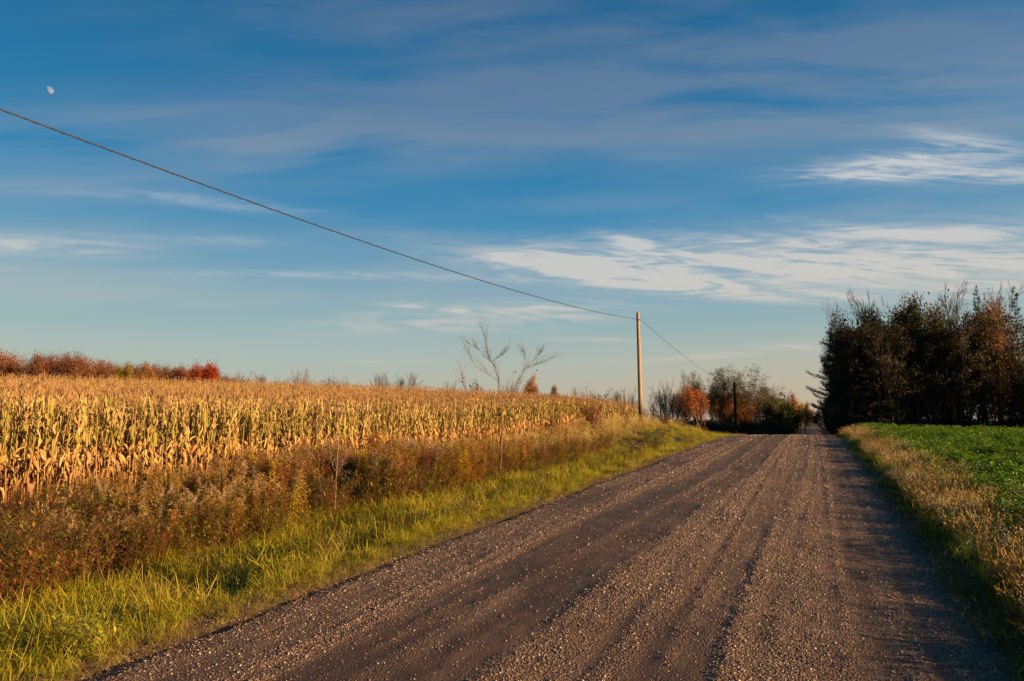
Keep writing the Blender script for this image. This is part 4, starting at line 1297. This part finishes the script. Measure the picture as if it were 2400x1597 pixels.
for i in range(14):
    tree(['rusttwig', 'oak2', 'darkshrub', 'oak2'][i % 4], (-20 + i * 3.2, 446 + (i % 3) * 6, -1.3), rng.uniform(7, 10), 4.0, 'distant_tree', 'distant rust and brown tree where the road ends', 'tree', 'trees closing the far end of the road')
# the dark wood on the right
WG = 'trees at the edge of the dark wood'
for (kd, px, yt, d, w, nm, lab) in [
    ('layered', 1968, 748, 76, 84, 'pine_tree', 'dark tree with layered branches at the left corner of the wood'),
    ('layered', 1950, 832, 83, 58, 'pine_tree', 'lower dark layered tree beside the road at the corner of the wood'),
    ('tallbare0', 1982, 705, 80, 24, 'bare_tree', 'bare topped tree, leftmost of the tall ones in the wood'),
    ('tallbare1', 2022, 684, 77, 26, 'bare_tree', 'tall bare tree with fine twigs near the left of the wood'),
    ('oak', 2030, 790, 75, 55, 'oak_tree', 'dark leafy tree beneath the tall fine twigged bare tree'),
    ('oak2', 2078, 712, 76, 40, 'leafy_tree', 'tree with yellow green lit crown in the left part of the wood'),
    ('oak2', 2118, 698, 78, 17, 'leafy_tree', 'narrow tree with a green spire right of the yellow green crown'),
    ('rustoak', 2052, 745, 80, 30, 'rust_tree', 'reddish thin crowned tree left of the yellow green crown'),
    ('oak2', 2150, 725, 79, 34, 'leafy_tree', 'dark leafy tree in the dip right of the green spire'),
    ('rustoak', 2185, 712, 80, 34, 'rust_tree', 'reddish tree with sparse leaves in the middle of the wood'),
    ('tallbare0', 2196, 696, 78, 26, 'bare_tree', 'bare narrow tree in the middle of the wood'),
    ('rustoak', 2230, 706, 80, 32, 'rust_tree', 'second reddish tree right of the middle of the wood'),
    ('tallbare1', 2256, 676, 78, 34, 'bare_tree', 'tallest bare tree standing out above the wood'),
    ('rustoak', 2284, 692, 79, 36, 'rust_tree', 'orange brown lit crown between the tallest bare tree and the pine'),
    ('pine2', 2312, 684, 76, 34, 'pine_tree', 'dark pine with a pointed top right of the orange brown crown'),
    ('tallbare0', 2342, 686, 80, 26, 'bare_tree', 'bare tree with few twigs right of the pointed pine'),
    ('tallbare1', 2372, 698, 80, 24, 'bare_tree', 'bare tree between the two pointed pines'),
    ('pine', 2402, 686, 74, 46, 'pine_tree', 'large dark pine at the right border of the picture'),
    ('oak', 2250, 775, 73, 60, 'oak_tree', 'broad dark tree low in front of the reddish trees'),
    ('oak', 2345, 735, 73, 64, 'oak_tree', 'broad dark tree in front of the right half of the wood'),
    ('oak', 2110, 800, 73, 50, 'oak_tree', 'dark leafy tree low in front of the green spire'),
    ('oak', 2190, 810, 73, 46, 'oak_tree', 'dark leafy tree low in front, left of the broad dark tree'),
]:
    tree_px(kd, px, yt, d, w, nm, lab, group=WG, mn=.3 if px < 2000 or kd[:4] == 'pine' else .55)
for i in range(18):
    px = 1995 + i * 23 + rng.uniform(-9, 9)
    tree_px(['darkbare0', 'darkbare1'][i % 2], px, rng.uniform(780, 860), 74 + rng.uniform(-1, 1.5), 26, 'young_tree', 'thin bare young tree in front of the dark wood', group='young trees before the dark wood')
for i in range(84):      # the wood goes on beside the far road
    yy = 118 + i * 2.05; x = rng.uniform(3.4, 6.5) if i % 2 else rng.uniform(6, 16)
    h_ = rng.uniform(7.5, 9.5)
    tree(['oak2', 'oak', 'darkshrub'][i % 3], (x, yy, float(H(x, yy)) - .05), h_, min(2.6, x * .5), 'wood_tree', 'tree of the wood standing beside the far shaded road', 'tree', 'trees of the wood beside the far road')
# birch
b0 = pw(2128, 985, 77.0)
t = empty('birch_tree', (b0[0], b0[1], float(H(b0[0], b0[1]))))
mb = MB(); pts = [pw(2130, 1000, 77.0), pw(2126, 940, 77.0), pw(2122, 880, 77.0), pw(2117, 820, 77.0), pw(2112, 770, 77.0)]
pts = np.array(pts) - np.array(t.location)
pts[0, 2] = -.1
mb.tube(pts, [.10, .09, .08, .065, .04], 7, (.30, .27, .23)); mb.build('trunk', M_BARK, t)
mb = MB()
for q in range(26):
    u = rng.uniform(.4, 1); p = np.array([np.interp(u, np.linspace(0, 1, 5), pts[:, w]) for w in range(3)]); e = p + nrm(rng.normal(size=3) + np.array([0, 0, 1.2])) * rng.uniform(.8, 2.2)
    mb.segs([p], [e], .03, .008, 3, (.10, .08, .07))
mb.build('branches', M_BARK, t)
tag(t, 'pale barked leaning birch trunk in front of the dark wood', 'tree')
# inside of the wood: trees behind trees, down to the road and off to the right
for i in range(180):
    if i >= 150: x = rng.uniform(2.9, 8); y = 83 + (i - 150) * 1.15
    elif i < 95 and i % 4 == 3: continue
    elif i < 95: x = rng.uniform(4.5, 62); y = rng.uniform(84, 128)
    elif i < 120: x = rng.uniform(3.2, 14); y = rng.uniform(90, 175)
    else: x = rng.uniform(30, 75); y = rng.uniform(74, 100)
    kd = ['oak', 'pine', 'oak2', 'pine3', 'rustoak', 'pine2'][i % 6]
    hgt = rng.uniform(11, 14.5)
    if x < 16: hgt = rng.uniform(13, 16) if y < 117 else rng.uniform(8, 10)
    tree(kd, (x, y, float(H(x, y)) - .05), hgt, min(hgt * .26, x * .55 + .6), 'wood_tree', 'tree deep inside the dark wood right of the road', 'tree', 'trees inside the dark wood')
for i in range(60):
    x = 3.4 + i * .62 + rng.uniform(-.3, .3) if i < 50 else rng.uniform(28, 46)
    y = rng.uniform(83, 92)
    tree(['darkshrub', 'darkshrub', 'darkshrub'][i % 3], (x, y, float(H(x, y)) - .05), rng.uniform(2.0, 5.0), rng.uniform(1.5, 2.5), 'undergrowth_shrub', 'dark shrub in the undergrowth along the edge of the wood', 'shrub', 'undergrowth along the wood')


# ------------------------------------------------------------------ shrubs on the left verge
for (kd, px, yb, h, w, nm, lab) in [
    ('rustshrub', 1392, 1010, 2.5, 1.3, 'rust_bush', 'larger rust red bush before the corn left of the pole'),
    ('rustshrub', 1362, 1004, 2.0, 1.0, 'rust_bush', 'smaller rust red bush leaning on the left of the larger one'),
    ('twigshrub', 1400, 1022, 1.5, 1.0, 'twiggy_bush', 'grey brown twiggy bush under the rust red bushes'),
    ('brownshrub', 1300, 990, 1.7, .7, 'dark_bush', 'small dark maroon bush against the corn'),
    ('twigshrub', 1470, 1000, 1.4, .9, 'twiggy_bush', 'twiggy bush at the left foot of the utility pole'),
    ('brownshrub', 1560, 1000, 1.2, .9, 'dark_bush', 'dark low bush right of the utility pole'),
    ('twigshrub', 1600, 1000, 1.3, .9, 'twiggy_bush', 'twiggy bush right of the utility pole near the orange tree'),
]:
    v = nrm(pw(px, yb, 10) - EYE); dd = 8.0
    while dd < 90:
        p = EYE + v * dd
        if p[2] < float(H(p[0], p[1])) or dd > 60: break
        dd += .2
    tree(kd, (p[0], p[1], float(H(p[0], p[1])) - .03), h, w, nm, lab, 'bush')


# ------------------------------------------------------------------ bare sapling by the verge (limbs surveyed on the photograph, turned to real depth)
def limb_tree(name, base_px, base_d, limbs, r0, label, leaves=(), col=(.17, .12, .075)):
    b = pw(base_px, 985, base_d); z = float(H(b[0], b[1]))
    root = empty(name, (b[0], b[1], z - .05))
    tr, br, lf = MB(), MB(), MB()
    for li, (pts, ra, rb, depth) in enumerate(limbs):
        ra, rb = ra * .78, rb * .85
        P = np.array([pw(x, y, base_d + depth * k / max(1, len(pts) - 1)) for k, (x, y) in enumerate(pts)]) - np.array([b[0], b[1], z - .05])
        if li == 0: P[0, 2] = 0
        t = np.linspace(0, len(P) - 1, len(P) * 3); P2 = np.stack([np.interp(t, range(len(P)), P[:, q]) for q in range(3)], 1)
        P2[1:-1] += rng.normal(0, .006, P2[1:-1].shape)
        if li: br = MB()
        (tr if li == 0 else br).tube(P2, np.linspace(ra, rb, len(P2)), 6, vary(col, 1, .05)[0])
        if li:
            A, B = [], []; Lm = np.linalg.norm(P[-1] - P[0])
            for q in range(int(9 + Lm * 17)):
                u = rng.uniform(.2, 1.0) * (len(P2) - 1); i = min(int(u), len(P2) - 2); p = P2[i] + (P2[i + 1] - P2[i]) * (u - i); d = nrm(P2[i + 1] - P2[i])
                dv = nrm(d * 1.3 + rng.normal(0, .42, 3) + np.array([0, 0, .45])); L = rng.uniform(.18, .62) * min(1, .4 + Lm * .4)
                e = p + dv * L; A.append(p); B.append(e)
                for w in range(rng.integers(1, 3)):
                    m = p + (e - p) * rng.uniform(.3, .8); A.append(m); B.append(m + nrm(dv + rng.normal(0, .5, 3)) * L * rng.uniform(.25, .5))
            br.segs(A, B, .0030, .0014, 3, vary(np.array(col) * .85, len(A), .1)); br.build('branch', M_BARK, root)
    tr.build('trunk', M_BARK, root)
    for (x, y, dd) in leaves:
        m = MB(); m.flakes([pw(x, y, base_d + dd) - np.array([b[0], b[1], z - .05])], .045, (.05, .04, .015), 0, .6); m.build('leaf', M_LEAF, root)
    return tag(root, label, 'tree')


limb_tree('sapling', 1173, 21.5, [
    ([(1172, 1128), (1174, 1060), (1177, 1010), (1176, 968)], .042, .028, .0),
    ([(1176, 968), (1170, 930), (1169, 890), (1160, 862), (1148, 845), (1140, 815), (1138, 790), (1122, 760)], .022, .004, -.3),
    ([(1176, 968), (1192, 938), (1208, 905), (1222, 880), (1232, 864), (1250, 858), (1272, 848), (1298, 838)], .019, .004, .5),
    ([(1150, 848), (1132, 828), (1112, 812), (1092, 802)], .009, .003, .4),
    ([(1152, 850), (1166, 838), (1182, 828), (1196, 812)], .009, .003, -.5),
    ([(1169, 895), (1150, 882), (1128, 868), (1108, 850), (1098, 828)], .010, .003, -.6),
    ([(1226, 872), (1232, 850), (1230, 828), (1224, 820)], .008, .003, .6),
    ([(1236, 862), (1256, 840), (1268, 822)], .008, .003, -.5),
    ([(1174, 1075), (1158, 1062), (1150, 1048)], .007, .003, .3),
    ([(1175, 1080), (1200, 1066), (1212, 1056)], .006, .002, .1),
], .042, 'tall forked bare sapling standing in the grass before the corn', [(1208, 873, .1), (1209, 870, .2), (1258, 868, .1)])
limb_tree('thin_sapling', 1092, 19.5, [
    ([(1092, 1150), (1090, 1090), (1094, 1060), (1088, 1020)], .014, .009, 0),
    ([(1088, 1020), (1100, 985), (1096, 940), (1088, 905), (1082, 880)], .009, .003, .4),
    ([(1090, 1035), (1104, 1022), (1118, 1010)], .006, .002, -.2),
], .014, 'thin bare sapling with a few hanging leaves left of the forked one', [(1082, 880, .3), (1086, 886, .3), (1084, 895, .35), (1098, 893, .3), (1105, 890, .4), (1110, 898, .4), (1101, 905, .3)], (.22, .13, .09))
limb_tree('thin_sapling', 1066, 17.5, [
    ([(1070, 1160), (1064, 1110), (1062, 1060), (1060, 1030)], .012, .006, 0),
    ([(1060, 1030), (1056, 1000), (1064, 960)], .006, .003, .2),
], .012, 'thin reddish stem left of the two saplings, in the weeds', (), (.22, .12, .08))
limb_tree('thin_sapling', 784, 14.0, [
    ([(784, 1220), (788, 1130), (792, 1060), (794, 1010)], .012, .006, 0),
    ([(794, 1010), (794, 985), (790, 965)], .006, .003, 0),
    ([(788, 1110), (775, 1080), (772, 1050)], .006, .003, .3),
    ([(789, 1120), (803, 1085), (815, 1060)], .006, .003, -.3),
], .012, 'pale upright stem rising from the goldenrod at left of centre', (), (.26, .17, .11))
limb_tree('thin_sapling', 748, 14.4, [
    ([(756, 1230), (750, 1130), (746, 1060)], .010, .005, 0),
    ([(746, 1060), (742, 1020), (745, 985)], .005, .002, .2),
    ([(748, 1090), (730, 1070), (715, 1055)], .005, .002, .2),
], .010, 'slim branching stem in the goldenrod left of the pale upright stem', (), (.24, .15, .10))

# ------------------------------------------------------------------ utility poles and cable
POLE = []
UP = [(1502, 729, 52.0, .155, 'nearest sunlit wooden utility pole rising from the verge before the corn'),
      (1724, 896, 109.0, .21, 'second utility pole, dark against the orange trees beyond the crest'),
      (1806, 932, 166.0, .15, 'farthest utility pole, small before the green bushes')]
for i, (px, yt, d, r_, lab) in enumerate(UP):
    b = pw(px, 985, d); z = float(H(b[0], b[1])) - .1; top = pw(px, yt, d)[2]; h = top - z
    o = empty('utility_pole', (b[0], b[1], z))
    mb = MB(); t_ = np.linspace(0, 1, 12)
    lean = -.055 if i == 0 else 0
    mb.tube(np.stack([lean * t_, 0 * t_, t_ * h], 1), r_ * (1.08 - .28 * t_), 18, (.3, .2, .1))
    mb.build('shaft', M_POLE if i == 0 else M_POLE_SHADED, o, smooth=False)
    att = h - (.55 if i == 0 else .35)
    mb = MB()                                           # band and hook that hold the cable
    th = np.linspace(0, 2 * np.pi, 25); rr = r_ * .83 + .006
    mb.tube(np.stack([rr * np.cos(th) + lean, rr * np.sin(th), np.full(25, att)], 1), .012, 5, (.3, .3, .3), cap=False)
    mb.build('band', M_METAL, o)
    mb = MB(); mb.tube([(lean + rr, 0, att), (lean + rr + .09, -.02, att + .01), (lean + rr + .12, -.03, att - .04)], .011, 6, (.3, .3, .3)); mb.build('hook', M_METAL, o)
    if i == 0:
        mb = MB(); mb.tube([(lean, 0, h), (lean, 0, h + .02)], [.14, .12], 14, (.2, .2, .2)); mb.build('cap', M_METAL, o)
    tag(o, lab, 'utility pole', 'wooden utility poles left of the road')
    POLE.append(np.array([b[0] + lean + rr + .10, b[1], z + att]))
START = pw(-160, 196, 11.6)


def cable(A, B, sag, r_, label, twist=True):
    n = 90; t = np.linspace(0, 1, n)[:, None]
    P = A * (1 - t) + B * t; P[:, 2] -= sag * 4 * (t[:, 0] * (1 - t[:, 0]))
    root = empty('overhead_cable', tuple(A))
    mb = MB(); mb.tube(P - A, r_, 6, (.05, .05, .05)); mb.build('messenger_wire', M_WIRE, root, smooth=True)
    if twist:
        L = np.linalg.norm(B - A); m = int(L * 12); t = np.linspace(0, 1, m)[:, None]
        Q = A * (1 - t) + B * t; Q[:, 2] -= sag * 4 * (t[:, 0] * (1 - t[:, 0]))
        d = nrm(B - A); a = nrm(np.cross(d, [0, 0, 1])); b = np.cross(d, a); ph = t * L / .5 * 2 * np.pi
        Q = Q + (a * np.cos(ph) + b * np.sin(ph)) * r_ * 1.0
        mb = MB(); mb.tube(Q - A, r_ * .75, 5, (.05, .05, .05)); mb.build('twisted_wire', M_WIRE, root, smooth=True)
    return tag(root, label, 'cable', 'overhead cable spans')


cable(START, POLE[0], .62, .014, 'near span of twisted black cable crossing the sky to the nearest pole')
cable(POLE[0], POLE[1], .9, .014, 'middle span of cable running down from the nearest pole to the second', False)
cable(POLE[1], POLE[2], .9, .014, 'far span of cable between the second and farthest poles', False)

# ------------------------------------------------------------------ the moon
mp = pw(115, 212, 6000)
bm = MB(); nu, nv = 32, 20; V = []
for j in range(nv + 1):
    for i in range(nu):
        a, b = 2 * math.pi * i / nu, math.pi * j / nv
        V.append((math.cos(a) * math.sin(b), math.sin(a) * math.sin(b), math.cos(b)))
Q = [(j * nu + i, j * nu + (i + 1) % nu, (j + 1) * nu + (i + 1) % nu, (j + 1) * nu + i) for j in range(nv) for i in range(nu)]
V = np.array(V); V[:, 0] = np.where(V[:, 0] < 0, V[:, 0] * .42, V[:, 0])      # the sunlit, gibbous part
bm.add(V, (.7, .7, .7), None, Q)
mo = bm.build('moon', M_MOON, smooth=True)
mo.location = mp; mo.scale = (34, 7, 34); mo.rotation_euler = (0, -.38, .56 + YAW)
tag(mo, 'pale gibbous moon low in the blue sky at upper left', 'moon')
